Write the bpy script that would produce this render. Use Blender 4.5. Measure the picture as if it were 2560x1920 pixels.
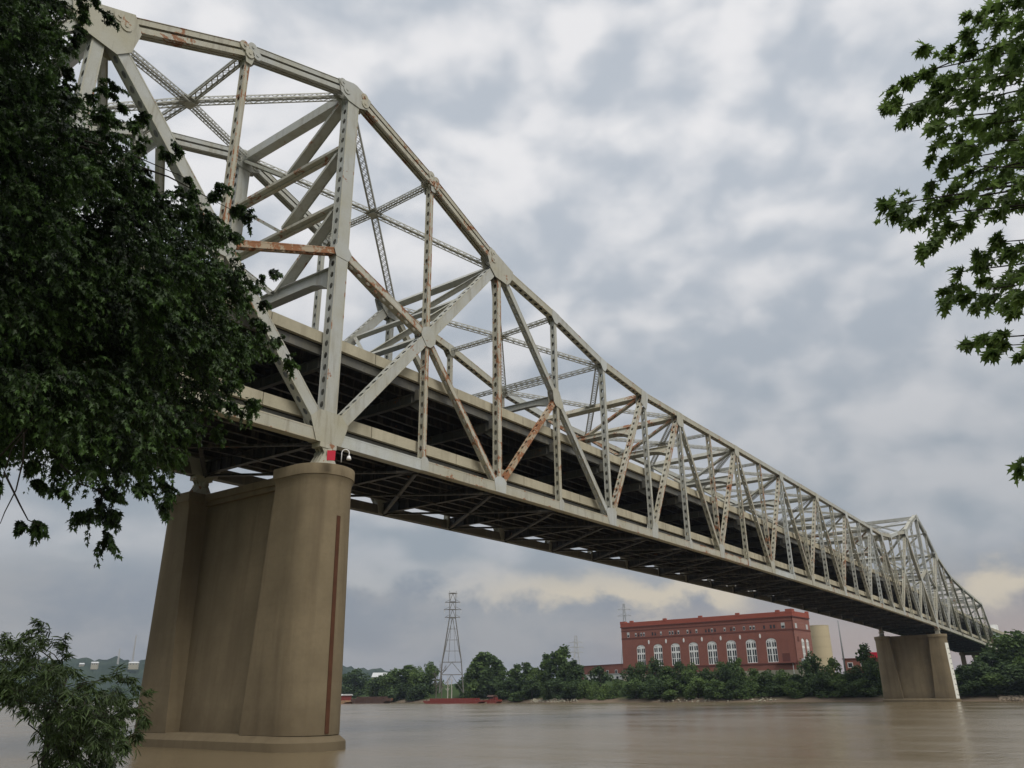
import bpy, math, random
import numpy as np
from mathutils import Vector, Matrix

S = bpy.context.scene
COL = S.collection
for o in list(bpy.data.objects):
    bpy.data.objects.remove(o)
R = math.radians

# ------------------------------------------------------------------ camera
EYE = Vector((-41.2196, -48.9225, 3.4771))
YAW, PIT, ROL, FPX = 0.63089058, 0.36921809, -0.01154185, 2006.8626   # FPX: focal length in pixels of a 2560 px wide frame
_cy, _sy, _cp, _sp = math.cos(YAW), math.sin(YAW), math.cos(PIT), math.sin(PIT)
FW = Vector((_cy*_cp, _sy*_cp, _sp))
_r = Vector((_sy, -_cy, 0)); _u = _r.cross(FW)
RT = _r*math.cos(ROL) + _u*math.sin(ROL)
UP = -_r*math.sin(ROL) + _u*math.cos(ROL)
cam = bpy.data.cameras.new('camera'); co = bpy.data.objects.new('camera', cam); COL.objects.link(co)
cam.sensor_width = 36; cam.sensor_fit = 'HORIZONTAL'; cam.lens = FPX/2560*36
cam.clip_start = 0.1; cam.clip_end = 12000
M4 = Matrix((RT, UP, -FW)).transposed().to_4x4(); M4.translation = EYE
co.matrix_world = M4
S.camera = co

def ray(u, v):
    return FW + RT*((u-1280)/FPX) - UP*((v-960)/FPX)
def at(u, v, dist):
    """world point seen at (u,v) of the 2560 px survey frame, 'dist' metres away horizontally"""
    d = ray(u, v); return EYE + d*(dist/math.hypot(d.x, d.y))

# ------------------------------------------------------------------ world, sun, exposure
SUN_EL, SUN_AZ = R(50), R(-113)          # direction towards the sun, azimuth from +x
SUNDIR = Vector((math.cos(SUN_EL)*math.cos(SUN_AZ), math.cos(SUN_EL)*math.sin(SUN_AZ), math.sin(SUN_EL)))
W = bpy.data.worlds.new('World'); S.world = W; W.use_nodes = True
def make_world():
    nt = W.node_tree; nt.nodes.clear(); N = nt.nodes.new; L = nt.links.new
    out = N('ShaderNodeOutputWorld'); bg = N('ShaderNodeBackground'); bg.inputs['Strength'].default_value = 0.1
    L(bg.outputs[0], out.inputs[0])
    sky = N('ShaderNodeTexSky'); sky.sky_type = 'NISHITA'; sky.sun_disc = False
    sky.sun_elevation = SUN_EL; sky.sun_rotation = math.pi/2 - SUN_AZ; sky.air_density = 1.3; sky.dust_density = 3
    tc = N('ShaderNodeTexCoord'); sep = N('ShaderNodeSeparateXYZ'); L(tc.outputs['Generated'], sep.inputs[0])
    def math_(op, a, b=None, clamp=False):
        n = N('ShaderNodeMath'); n.operation = op; n.use_clamp = clamp
        for i, x in enumerate((a, b)):
            if x is None: continue
            if isinstance(x, (int, float)): n.inputs[i].default_value = x
            else: L(x, n.inputs[i])
        return n.outputs[0]
    def mapr(x, a, b, c=0.0, d=1.0, smooth=True):
        n = N('ShaderNodeMapRange'); n.interpolation_type = 'SMOOTHSTEP' if smooth else 'LINEAR'
        L(x, n.inputs[0])
        for i, val in enumerate((a, b, c, d)): n.inputs[i+1].default_value = val
        return n.outputs[0]
    def mix(f, a, b):
        n = N('ShaderNodeMix'); n.data_type = 'RGBA'
        if isinstance(f, (int, float)): n.inputs[0].default_value = f
        else: L(f, n.inputs[0])
        for i, x in ((6, a), (7, b)):
            if isinstance(x, tuple): n.inputs[i].default_value = (*x, 1)
            else: L(x, n.inputs[i])
        return n.outputs[2]
    def noise(vec, scale, detail=4, rough=.5, dist=0., out='Fac'):
        n = N('ShaderNodeTexNoise'); n.inputs['Scale'].default_value = scale; n.inputs['Detail'].default_value = detail
        n.inputs['Roughness'].default_value = rough; n.inputs['Distortion'].default_value = dist
        L(vec, n.inputs['Vector']); return n.outputs[out]
    z = sep.outputs['Z']
    mp = N('ShaderNodeMapping'); L(tc.outputs['Generated'], mp.inputs[0])
    mp.inputs['Scale'].default_value = (1.75, 1.75, 2.7)
    P = mp.outputs[0]
    def shifted(dx, dy, dz):
        n = N('ShaderNodeVectorMath'); n.operation = 'ADD'; L(P, n.inputs[0]); n.inputs[1].default_value = (dx, dy, dz); return n.outputs[0]
    def billow(vec):
        """hanging pouches: soft rounded cells broken up by finer noise"""
        w = N('ShaderNodeTexNoise'); w.inputs['Scale'].default_value = 2.1; w.inputs['Detail'].default_value = 4; L(vec, w.inputs['Vector'])
        sc = N('ShaderNodeVectorMath'); sc.operation = 'SCALE'; L(w.outputs['Color'], sc.inputs[0]); sc.inputs['Scale'].default_value = .55
        ad = N('ShaderNodeVectorMath'); ad.operation = 'ADD'; L(vec, ad.inputs[0]); L(sc.outputs[0], ad.inputs[1])
        v = N('ShaderNodeTexVoronoi'); v.feature = 'SMOOTH_F1'; v.inputs['Scale'].default_value = 4.4; v.inputs['Smoothness'].default_value = .28; v.inputs['Detail'].default_value = 1.2
        L(ad.outputs[0], v.inputs['Vector'])
        return math_('ADD', math_('MULTIPLY', v.outputs['Distance'], -.55), math_('MULTIPLY', noise(vec, 3.3, 9, .54, .2), .85))
    big = noise(P, .9, 3, .5, .3)
    b0 = billow(P); b1 = billow(shifted(.060, -.040, -.10))
    relief = math_('SUBTRACT', b1, b0)
    t = math_('ADD', math_('MULTIPLY', relief, 1.9), math_('MULTIPLY', b0, .40))
    t = math_('ADD', t, math_('MULTIPLY', big, .80))
    t = mapr(t, -.16, .90)
    light = mix(mapr(z, .12, .62), (4.7, 4.85, 5.1), (8.7, 8.65, 8.75))
    dark = mix(mapr(z, .12, .62), (3.1, 3.5, 3.95), (5.15, 5.6, 6.2))
    cloud = mix(t, dark, light)
    # the deck overhead is brighter than at the horizon, as under any overcast
    cloud = mix(mapr(z, .80, 1.0), cloud, (9.5, 9.4, 9.6))
    # low distant banks: slate blue with torn cream gaps
    az = N('ShaderNodeCombineXYZ'); 
    horiz = math_('SQRT', math_('ADD', math_('MULTIPLY', sep.outputs['X'], sep.outputs['X']), math_('MULTIPLY', sep.outputs['Y'], sep.outputs['Y'])))
    hx = math_('DIVIDE', sep.outputs['X'], horiz); hy = math_('DIVIDE', sep.outputs['Y'], horiz)
    L(math_('MULTIPLY', hx, 5.5), az.inputs[0]); L(math_('MULTIPLY', hy, 5.5), az.inputs[1]); L(math_('MULTIPLY', z, 9.0), az.inputs[2])
    low = noise(az.outputs[0], 1.35, 8, .55, .2)
    zs = math_('ADD', z, math_('MULTIPLY', math_('SUBTRACT', hx, .99), .13))
    zs = math_('ADD', zs, math_('MULTIPLY', math_('SUBTRACT', low, .5), .16))      # ragged cauliflower edges
    band = math_('MULTIPLY', mapr(zs, .074, .096), mapr(zs, .104, .130, 1, 0))
    warm_az = mapr(hx, .72, .86)                      # glow of the lower sky towards +x
    gap = math_('MULTIPLY', mapr(noise(az.outputs[0], .8, 5, .5), .36, .50), band)
    base_low = mix(mapr(z, .0, .12), (2.95, 3.05, 3.3), (2.6, 2.9, 3.4))
    base_low = mix(math_('MULTIPLY', mapr(low, .38, .62), .6), base_low, (4.2, 4.15, 4.15))
    cream = mix(warm_az, (4.6, 4.65, 4.75), (6.3, 5.6, 4.5))
    pinkish = mix(math_('MULTIPLY', mapr(hx, .82, .97), mapr(z, .02, .13, 1, 0)), base_low, (4.4, 3.5, 3.1))
    lowsky = mix(gap, pinkish, cream)
    skyc = mix(mapr(z, .105, .17), lowsky, cloud)
    fin = mix(.93, sky.outputs[0], skyc)
    L(fin, bg.inputs['Color'])
make_world()

sl = bpy.data.lights.new('sun', 'SUN'); sl.energy = 1.9; sl.angle = R(28); sl.color = (1.0, .96, .89)
so = bpy.data.objects.new('sun', sl); COL.objects.link(so)
so.rotation_euler = SUNDIR.to_track_quat('Z', 'Y').to_euler()

S.view_settings.view_transform = 'Standard'; S.view_settings.look = 'None'
S.view_settings.exposure = 0.0; S.view_settings.gamma = 1.0; S.view_settings.use_curve_mapping = False
S.cycles.max_bounces = 6; S.cycles.diffuse_bounces = 3; S.cycles.glossy_bounces = 2; S.cycles.transmission_bounces = 2
S.cycles.transparent_max_bounces = 4; S.cycles.volume_bounces = 0

# ------------------------------------------------------------------ helpers
def tag(o, label=None, cat=None, group=None, kind=None):
    if label: o['label'] = label
    if cat: o['category'] = cat
    if group: o['group'] = group
    if kind: o['kind'] = kind
    return o
def empty(name, loc=(0, 0, 0), rz=0, label=None, cat=None, group=None):
    o = bpy.data.objects.new(name, None); COL.objects.link(o); o.location = loc; o.rotation_euler = (0, 0, rz)
    o.empty_display_size = .5
    return tag(o, label, cat, group)
def copy_tree(o, parent=None):
    c = o.copy(); COL.objects.link(c)
    if parent is not None: c.parent = parent
    for ch in list(o.children): copy_tree(ch, c)
    return c

class MB:
    def __init__(s): s.v = []; s.f = []; s.mi = 0; s.mm = []
    def add(s, vs, fs):
        s.mm += [s.mi]*len(fs)
        n = len(s.v); s.v += [tuple(x) for x in vs]; s.f += [tuple(i+n for i in f) for f in fs]
    def boxa(s, c, ax, ay, az, hx, hy, hz):
        c = Vector(c); X, Y, Z = ax*hx, ay*hy, az*hz
        vs = [c+X*i+Y*j+Z*k for i in (-1, 1) for j in (-1, 1) for k in (-1, 1)]
        s.add(vs, [(0, 1, 3, 2), (4, 6, 7, 5), (0, 4, 5, 1), (2, 3, 7, 6), (0, 2, 6, 4), (1, 5, 7, 3)])
    def box(s, x0, x1, y0, y1, z0, z1):
        s.boxa(((x0+x1)/2, (y0+y1)/2, (z0+z1)/2), Vector((1, 0, 0)), Vector((0, 1, 0)), Vector((0, 0, 1)), abs(x1-x0)/2, abs(y1-y0)/2, abs(z1-z0)/2)
    def bar(s, a, b, w, h, up=(0, 0, 1)):
        a = Vector(a); b = Vector(b); d = b-a; L = d.length
        if L < 1e-6: return
        d /= L; up = Vector(up)
        sd = d.cross(up)
        if sd.length < 1e-4: sd = d.cross(Vector((0, 1, 0)))
        sd.normalize(); u2 = sd.cross(d)
        s.boxa((a+b)/2, d, sd, u2, L/2, w/2, h/2)
    def prism(s, poly, o, e1, e2, n, t):
        o = Vector(o); k = len(poly)
        A = [o+e1*p[0]+e2*p[1]-n*(t/2) for p in poly]; B = [q+n*t for q in A]
        s.add(A+B, [tuple(range(k))[::-1], tuple(range(k, 2*k))]+[(i, (i+1) % k, (i+1) % k+k, i+k) for i in range(k)])
    def loft(s, rings, cap=True):
        k = len(rings[0]); vs = [p for r in rings for p in r]; fs = []
        for j in range(len(rings)-1):
            for i in range(k):
                fs.append((j*k+i, j*k+(i+1) % k, (j+1)*k+(i+1) % k, (j+1)*k+i))
        if cap:
            fs.append(tuple(range(k))[::-1]); m = (len(rings)-1)*k; fs.append(tuple(range(m, m+k)))
        s.add(vs, fs)
    def tube(s, pts, rad, seg=8):
        pts = [Vector(p) for p in pts]; rings = []
        for i, p in enumerate(pts):
            d = (pts[min(i+1, len(pts)-1)]-pts[max(i-1, 0)]).normalized()
            a = d.cross(Vector((0.13, .27, .95)));
            if a.length < 1e-3: a = d.cross(Vector((1, 0, 0)))
            a.normalize(); b = d.cross(a); r = rad[i] if hasattr(rad, '__len__') else rad
            rings.append([p+a*(r*math.cos(t))+b*(r*math.sin(t)) for t in [2*math.pi*q/seg for q in range(seg)]])
        s.loft(rings)
    def build(s, name, mat, parent=None, smooth=False, mat2=None):
        me = bpy.data.meshes.new(name); me.from_pydata([tuple(x) for x in s.v], [], s.f); me.update()
        if any(s.mm): me.polygons.foreach_set('material_index', s.mm)
        if smooth:
            me.polygons.foreach_set('use_smooth', [True]*len(me.polygons))
        o = bpy.data.objects.new(name, me); COL.objects.link(o)
        if mat: me.materials.append(mat)
        if any(s.mm): me.materials.append(mat2 or EDGE.get(mat.name, mat))
        if parent is not None: o.parent = parent
        return o

def autosmooth(o, ang=35):
    me = o.data; me.polygons.foreach_set('use_smooth', [True]*len(me.polygons))
    me.set_sharp_from_angle(angle=R(ang))
    return o
def place_child(o, parent):
    """parent an object whose mesh is in world coordinates to a root that sits at its base"""
    o.parent = parent; o.matrix_parent_inverse = Matrix.Translation(parent.location).inverted()
    return o

# ------------------------------------------------------------------ materials
class Mat:
    def __init__(s, name, rough=.7, spec=.3):
        s.m = bpy.data.materials.new(name); s.m.use_nodes = True; s.nt = s.m.node_tree
        s.b = s.nt.nodes['Principled BSDF']; s.b.inputs['Roughness'].default_value = rough
        s.b.inputs['Specular IOR Level'].default_value = spec
        s.tc = s.n('ShaderNodeTexCoord')
    def n(s, t): return s.nt.nodes.new(t)
    def l(s, a, b): s.nt.links.new(a, b)
    def coord(s, scale=(1, 1, 1), rot=(0, 0, 0), src='Object'):
        m = s.n('ShaderNodeMapping'); s.l(s.tc.outputs[src], m.inputs[0]); m.inputs['Scale'].default_value = scale; m.inputs['Rotation'].default_value = rot
        return m.outputs[0]
    def noise(s, scale, detail=5, rough=.55, vec=None, dist=0):
        n = s.n('ShaderNodeTexNoise'); n.inputs['Scale'].default_value = scale; n.inputs['Detail'].default_value = detail
        n.inputs['Roughness'].default_value = rough; n.inputs['Distortion'].default_value = dist
        s.l(vec if vec is not None else s.tc.outputs['Object'], n.inputs['Vector']); return n.outputs['Fac']
    def map(s, x, a, b, c=0., d=1.):
        n = s.n('ShaderNodeMapRange'); s.l(x, n.inputs[0])
        for i, v in enumerate((a, b, c, d)): n.inputs[i+1].default_value = v
        return n.outputs[0]
    def mul(s, a, b, op='MULTIPLY'):
        n = s.n('ShaderNodeMath'); n.operation = op
        for i, x in enumerate((a, b)):
            if isinstance(x, (int, float)): n.inputs[i].default_value = x
            else: s.l(x, n.inputs[i])
        return n.outputs[0]
    def mix(s, f, a, b):
        n = s.n('ShaderNodeMix'); n.data_type = 'RGBA'
        if isinstance(f, (int, float)): n.inputs[0].default_value = f
        else: s.l(f, n.inputs[0])
        for i, x in ((6, a), (7, b)):
            if isinstance(x, tuple): n.inputs[i].default_value = (*x, 1)
            else: s.l(x, n.inputs[i])
        return n.outputs[2]
    def color(s, x):
        if isinstance(x, tuple): s.b.inputs['Base Color'].default_value = (*x, 1)
        else: s.l(x, s.b.inputs['Base Color'])
        return s
    def bump(s, h, strength=.3, dist=.05):
        n = s.n('ShaderNodeBump'); n.inputs['Strength'].default_value = strength; n.inputs['Distance'].default_value = dist
        s.l(h, n.inputs['Height']); s.l(n.outputs[0], s.b.inputs['Normal']); return s

def plain(name, c, rough=.7, spec=.3, var=.12, scale=2.):
    m = Mat(name, rough, spec); n = m.noise(scale, 5)
    lo = tuple(x*(1-var) for x in c); hi = tuple(min(1, x*(1+var)) for x in c)
    m.color(m.mix(n, lo, hi)); return m.m

def steel(name, base, thr, dirt=.45):
    m = Mat(name, .52, .35)
    n1 = m.noise(.35, 6, .6)
    c = m.mix(m.map(n1, .35, .7), base, tuple(b*f for b, f in zip(base, (.90, .86, .74))))
    st = m.noise(1.0, 6, .65, m.coord((1.6, 1.6, .22)))
    c = m.mix(m.mul(m.map(st, .52, .75), dirt), c, (.24, .21, .15))
    fine = m.noise(9, 4, .6)
    c = m.mix(m.mul(m.map(fine, .5, .75), .18), c, (.17, .16, .13))
    r = m.noise(.55, 9, .68, None, .6); r2 = m.noise(3.2, 6, .6)
    rr = m.mul(r, m.mul(r2, .30), 'ADD')
    rm = m.map(rr, thr, thr+.035)
    c = m.mix(m.mul(rm, .88), c, m.mix(m.noise(5, 4), (.20, .065, .022), (.36, .15, .06)))
    m.color(c)
    m.l(m.map(rm, 0, 1, .5, .85), m.b.inputs['Roughness'])
    return m.m

STEEL = steel('silver_bridge_paint', (.465, .475, .45), .81, .65)
STEEL_GRIME = steel('yellowed_silver_paint', (.455, .445, .375), .785, .8)
STEEL_FRESH = steel('repainted_silver_paint', (.52, .545, .535), .90, .3)
STEEL_RUSTY = steel('silver_paint_with_rust', (.49, .475, .40), .715, .8)
STEEL_ORANGE = steel('paint_mostly_rust', (.44, .36, .26), .63)
STEEL_DARK = steel('shade_toned_floor_steel', (.028, .027, .025), .82, .6)  # near-black base colour paints in the shade beneath the decks
STEEL_MID = steel('shade_toned_beam_steel', (.13, .128, .115), .80, .6)  # darkened base stands in for shade on floor beams, fascias and far chord
SLAB = plain('shade_toned_slab_concrete', (.032, .030, .027), .95, .1, .3, .6)  # slab colour darkened to carry the shade under and between the decks

EDGE = {'silver_bridge_paint': steel('paint_with_rusty_edges', (.48, .48, .42), .75, .8), 'yellowed_silver_paint': steel('yellowed_paint_with_rusty_edges', (.47, .44, .35), .72, .9),
        'silver_paint_with_rust': steel('edge_paint_mostly_rust', (.42, .38, .30), .635, .8)}

def concrete(name, base, streak=.5, stain=(.13, .11, .08), lift=True):
    m = Mat(name, .9, .15)
    n1 = m.noise(.25, 6, .6); n2 = m.noise(3, 8, .65)
    c = m.mix(m.map(n1, .3, .7), tuple(b*.82 for b in base), tuple(min(1, b*1.12) for b in base))
    c = m.mix(m.mul(m.map(n2, .4, .75), .25), c, tuple(b*.6 for b in base))
    st = m.noise(1.0, 7, .6, m.coord((.9, .9, .06)))
    c = m.mix(m.mul(m.map(st, .48, .72), streak), c, stain)
    if lift:      # faint pour lines every 1.8 m of height
        w = m.n('ShaderNodeTexWave'); w.wave_type = 'BANDS'; w.bands_direction = 'Z'; w.inputs['Scale'].default_value = .088*2
        w.inputs['Distortion'].default_value = .25; w.inputs['Detail'].default_value = 3; m.l(m.tc.outputs['Object'], w.inputs['Vector'])
        c = m.mix(m.mul(m.map(w.outputs['Fac'], .975, 1.), .07), c, stain)
        sp = m.n('ShaderNodeSeparateXYZ'); m.l(m.tc.outputs['Object'], sp.inputs[0])
        lvl = m.mul(sp.outputs['Z'], m.mul(m.noise(.5, 5, .6), 2.4), 'ADD')
        c = m.mix(m.mul(m.map(lvl, 2.6, 4.4, 1, 0), .38), c, (.10, .075, .045))      # silt left by high water
        sk = m.noise(14, 3, .7); c = m.mix(m.mul(m.map(sk, .62, .70), .22), c, stain)
    blot = m.noise(.12, 4, .5, m.coord((1, 1, .6)))
    c = m.mix(m.mul(m.map(blot, .45, .68), .45), c, tuple(b*.55 for b in base))
    m.color(c); m.bump(n2, .25, .04); return m.m
PIER = concrete('tan_pier_concrete', (.225, .18, .112), .55, (.12, .092, .058))
PARAPET = concrete('weathered_parapet_concrete', (.50, .455, .335), .6, (.25, .215, .15), False)
RUSTSTRIP = plain('rusted_channel_steel', (.085, .036, .019), .85, .2, .4, 1.5)

def leaf_mat(name, dark, light, trans=.35, rough=.5):
    m = Mat(name, rough, .35)
    a = m.n('ShaderNodeAttribute'); a.attribute_name = 'tint'
    c = m.mix(m.map(a.outputs['Fac'], 0, 1), dark, light)
    m.color(c)
    tr = m.n('ShaderNodeBsdfTranslucent'); m.l(m.mix(m.map(a.outputs['Fac'], 0, 1), tuple(x*1.3 for x in dark), tuple(x*1.35 for x in light)), tr.inputs['Color'])
    mx = m.n('ShaderNodeMixShader'); mx.inputs[0].default_value = trans
    m.l(m.b.outputs[0], mx.inputs[1]); m.l(tr.outputs[0], mx.inputs[2])
    m.l(mx.outputs[0], m.nt.nodes['Material Output'].inputs['Surface'])
    return m.m
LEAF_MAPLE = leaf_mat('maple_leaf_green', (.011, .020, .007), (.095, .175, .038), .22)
LEAF_NEAR = leaf_mat('near_maple_leaf_green', (.035, .062, .018), (.16, .24, .06), .50)
LEAF_WILLOW = leaf_mat('willow_leaf_green', (.022, .034, .014), (.085, .13, .038), .3)
LEAF_BANK = leaf_mat('riverbank_foliage_green', (.040, .070, .022), (.125, .19, .055), .25, .8)
LEAF_DARK = leaf_mat('riverbank_foliage_dark', (.028, .050, .020), (.085, .135, .045), .25, .8)
LEAF_PALE = leaf_mat('riverbank_foliage_pale', (.060, .100, .028), (.15, .22, .06), .25, .8)
LEAF_DRY = leaf_mat('dry_twig_grey', (.14, .12, .095), (.24, .21, .17), .1, .9)
BARK = plain('grey_brown_bark', (.045, .038, .031), .95, .1, .35, 6)
BARK_PALE = plain('bleached_bark', (.5, .47, .42), .9, .1, .2, 3)

def brick_mat():
    m = Mat('red_brick', .9, .15)
    bk = m.n('ShaderNodeTexBrick'); m.l(m.coord((1, 1, 1), (R(90), 0, 0)), bk.inputs['Vector'])
    bk.inputs['Color1'].default_value = (.27, .10, .072, 1); bk.inputs['Color2'].default_value = (.315, .122, .09, 1)
    bk.inputs['Mortar'].default_value = (.31, .17, .14, 1); bk.inputs['Scale'].default_value = 1.0
    bk.inputs['Mortar Size'].default_value = .012; bk.inputs['Brick Width'].default_value = .5; bk.inputs['Row Height'].default_value = .16
    n = m.noise(.18, 6, .6); st = m.noise(1, 5, .6, m.coord((.5, .5, .06)))
    c = m.mix(m.mul(m.map(n, .4, .7), .35), bk.outputs['Color'], (.20, .075, .062))
    c = m.mix(m.mul(m.map(st, .5, .75), .35), c, (.17, .09, .078))
    m.color(c); return m.m
BRICK = brick_mat()
BRICK_TRIM = plain('bright_brick_parapet', (.34, .10, .07), .9, .1, .12, .5)
BRICK_SHADE = plain('dark_brick_course', (.16, .066, .055), .9, .1, .1, .5)
STONE = plain('pale_foundation_concrete', (.36, .33, .25), .9, .1, .15, .4)
WHITE = plain('white_paint', (.85, .84, .81), .6, .3, .06, 1)
GLASS = plain('dark_window_glass', (.035, .04, .045), .15, .5, .3, .4)
TANK = plain('cream_tank_paint', (.55, .45, .29), .6, .3, .06, .15)
GREYMETAL = plain('grey_galvanised_steel', (.30, .31, .31), .6, .3, .15, 1)
TOWERMETAL = plain('weathered_tower_steel', (.17, .165, .15), .7, .3, .2, .5)
HAZEMETAL = plain('pale_tower_steel', (.45, .44, .42), .7, .3, .1, .5)
REDHULL = steel('red_barge_hull', (.20, .035, .03), .78)
BROWNHULL = steel('brown_barge_hull', (.075, .04, .032), .76)
TANHULL = plain('tan_barge_side', (.36, .22, .13), .8, .2, .2, .6)
ROOFGREY = plain('pale_barge_roof', (.55, .56, .55), .6, .3, .08, .5)
SIGNRED = plain('signal_red_paint', (.55, .02, .045), .5, .3, .05, 3)
BLACK = plain('black_paint', (.02, .02, .02), .6, .3, .2, 3)
GAUGEW = plain('white_gauge_paint', (.80, .79, .70), .6, .3, .06, 1.5)
ASPHALT = plain('asphalt', (.055, .055, .055), .95, .1, .2, 2)
GREENSTEEL = plain('pale_green_girder_paint', (.22, .27, .22), .6, .3, .12, .5)
ROCK = plain('riprap_rock', (.27, .22, .165), .95, .1, .35, 1.2)

# ------------------------------------------------------------------ terrain: far bank, near bank, water, hills
BY = [-2500, -300, -60, -12, 20, 60, 100, 160, 240, 330, 480, 900, 1600, 2400, 3200]
BX = [180, 256, 258, 262, 266, 268, 270, 278, 300, 330, 420, 600, 900, 1250, 1600]
def bankx(y): return float(np.interp(y, BY, BX))
def far_z(x, y):
    d = x - bankx(y)
    n = .35*math.sin(x*.31+y*.17)+.3*math.sin(y*.43)
    return float(np.interp(d, [-30, -6, 0, 3, 10, 28, 46, 80, 3000], [-6, -2.0, 0.15, 1.1, 2.6, 7.2, 9.6, 10.4, 11.5])) + (n*min(1, max(0, d/10)) if d > 0 else 0)
NBX = [-9, -24, -27, -30, -36, -44, -60, -100, -260]
NBZ = [-5, -.9, 0.0, .8, 1.6, 2.0, 3.2, 5.5, 7]
def near_z(x, y):
    xx = x + 1.2*math.sin(y*.11) + .5*math.sin(y*.37)
    return float(np.interp(-xx, [-q for q in NBX], NBZ)) + .06*math.sin(x*1.7)*math.sin(y*1.3)

def sheet(name, xs, ys, zf, mat):
    mb = MB(); nx, ny = len(xs), len(ys)
    mb.v = [(xf, y, zf(xf, y)) for y in ys for xf in (xs(y) if callable(xs) else xs)]
    mb.f = [(j*nx+i, j*nx+i+1, (j+1)*nx+i+1, (j+1)*nx+i) for j in range(ny-1) for i in range(nx-1)]
    return mb.build(name, mat, None, True)

def ground_mat(name, grass, soil, thr=.5, sand=None):
    m = Mat(name, .95, .1)
    n = m.noise(.25, 8, .65); n2 = m.noise(4, 6, .6)
    c = m.mix(m.map(n, thr-.08, thr+.08), grass, soil)
    c = m.mix(m.mul(m.map(n2, .4, .7), .4), c, tuple(g*.5 for g in grass))
    if sand:     # bare mud and stones along the waterline
        sp = m.n('ShaderNodeSeparateXYZ'); m.l(m.tc.outputs['Object'], sp.inputs[0])
        hgt = m.mul(sp.outputs['Z'], m.mul(n, 4.0), 'ADD')
        c = m.mix(m.map(hgt, 3.0, 4.2, 1, 0), c, sand)
    m.color(c); m.bump(n2, .4, .1); return m.m
GB_FAR = ground_mat('far_bank_soil', (.045, .075, .022), (.10, .085, .055), .62, (.18, .138, .098))
GB_NEAR = ground_mat('near_bank_grass', (.05, .085, .025), (.12, .09, .055), .6, (.15, .115, .075))

offs = [-30, -12, -6, -2, 0, 1.5, 3, 6, 10, 16, 22, 28, 36, 46, 60, 80, 140, 300, 800, 2600, 6000]
def build_far_bank():
    mb = MB(); ys = sorted(set([-6000, -2500, -1200, -600] + list(range(-300, 460, 8)) + [480, 560, 700, 900, 1200, 1600, 2000, 2400, 3200, 6000]))
    nx = len(offs)
    for y in ys:
        for d in offs:
            x = bankx(y)+d+(0.9*math.sin(y*.21)+.6*math.sin(y*.53) if -8 < d < 12 else 0)
            mb.v.append((x, y, far_z(bankx(y)+d, y)))
    for j in range(len(ys)-1):
        for i in range(nx-1): mb.f.append((j*nx+i, j*nx+i+1, (j+1)*nx+i+1, (j+1)*nx+i))
    o = mb.build('far_riverbank', GB_FAR, None, True)
    return tag(o, 'far riverbank of mud and grass sloping up to the brick power station', 'riverbank', None, 'structure')
build_far_bank()
def build_near_bank():
    xs = NBX[:1]+[-15, -20, -22, -24, -25.5, -27, -28.5, -30, -32, -34, -36, -38, -40, -42, -44, -48, -54, -60, -80, -100, -180, -260, -1200]
    xs = xs[::-1]; ys = sorted(set([-1500, -500, -250, -150] + list(range(-110, 90, 4)) + [120, 200, 400, 1000, 2500]))
    o = sheet('near_riverbank', xs, ys, near_z, GB_NEAR)
    return tag(o, 'grassy near riverbank under the camera and the foreground trees', 'riverbank', None, 'structure')
build_near_bank()

def water_mat():
    m = Mat('muddy_river_water', .10, .5)
    m.b.inputs['IOR'].default_value = 1.33
    n0 = m.noise(.02, 4, .6)
    m.color(m.mix(n0, (.165, .125, .072), (.21, .165, .10)))
    a = m.noise(.55, 5, .6, m.coord((1, 1.6, 1), (0, 0, R(25)))); b = m.noise(2.6, 4, .6, m.coord((1, 1.5, 1), (0, 0, R(-15)))); c = m.noise(.05, 3, .5)
    h = m.mul(m.mul(a, 1.0), m.mul(b, .28), 'ADD')
    h = m.mul(h, m.map(c, .35, .65, .45, 1.2))
    st = m.noise(1.0, 6, .6, m.coord((.16, .018, 1)))          # slicks and wind lanes lying along the river
    h = m.mul(h, m.mul(m.map(st, .40, .60, .65, 1.15), m.map(st, .60, .68, 0, .7), 'ADD'))
    m.bump(h, .60, .17)
    m.l(m.map(c, .3, .7, .13, .24), m.b.inputs['Roughness'])
    return m.m
mbw = MB(); mbw.v = [(-1500, -6000, 0), (6000, -6000, 0), (6000, 6000, 0), (-1500, 6000, 0)]; mbw.f = [(0, 1, 2, 3)]
tag(mbw.build('river_water', water_mat()), 'broad brown river with low ripples under the bridge', 'river', None, 'structure')

def hill_h(px, py):
    return 0
def build_hills():
    m = Mat('hill_woodland', .95, .1)
    n = m.noise(.02, 6, .7); m.color(m.mix(m.map(n, .35, .65), (.020, .034, .024), (.045, .066, .040)))
    mb = MB(); rows = []
    rnd = random.Random(4)
    us = np.linspace(-900, 1120, 190)
    for i, u in enumerate(us):
        d = ray(u, 1735); ang = math.atan2(d.y, d.x)
        top = np.interp(u, [-900, 0, 200, 350, 520, 870, 960, 1060, 1120], [80, 86, 91, 89, 84, 72, 64, 40, 14])
        top += 3*math.sin(i*.7)+2.2*math.sin(i*1.9+1)+rnd.uniform(-2.5, 3.5)
        pts = []
        for dist, f in ((1900, -.02), (1960, .30), (2040, .62), (2120, .86), (2200, 1.0), (2500, .95), (3100, .2)):
            j = rnd.uniform(-1.5, 2.5) if .2 < f else 0
            pts.append((EYE.x+math.cos(ang)*dist, EYE.y+math.sin(ang)*dist, top*f+j))
        rows.append(pts)
    k = len(rows[0]); mb.v = [p for r in rows for p in r]
    mb.f = [(a*k+b, a*k+b+1, (a+1)*k+b+1, (a+1)*k+b) for a in range(len(rows)-1) for b in range(k-1)]
    tag(mb.build('hills', m.m), 'long low wooded hills far behind the river', 'hills', None, 'structure')
build_hills()

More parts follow.
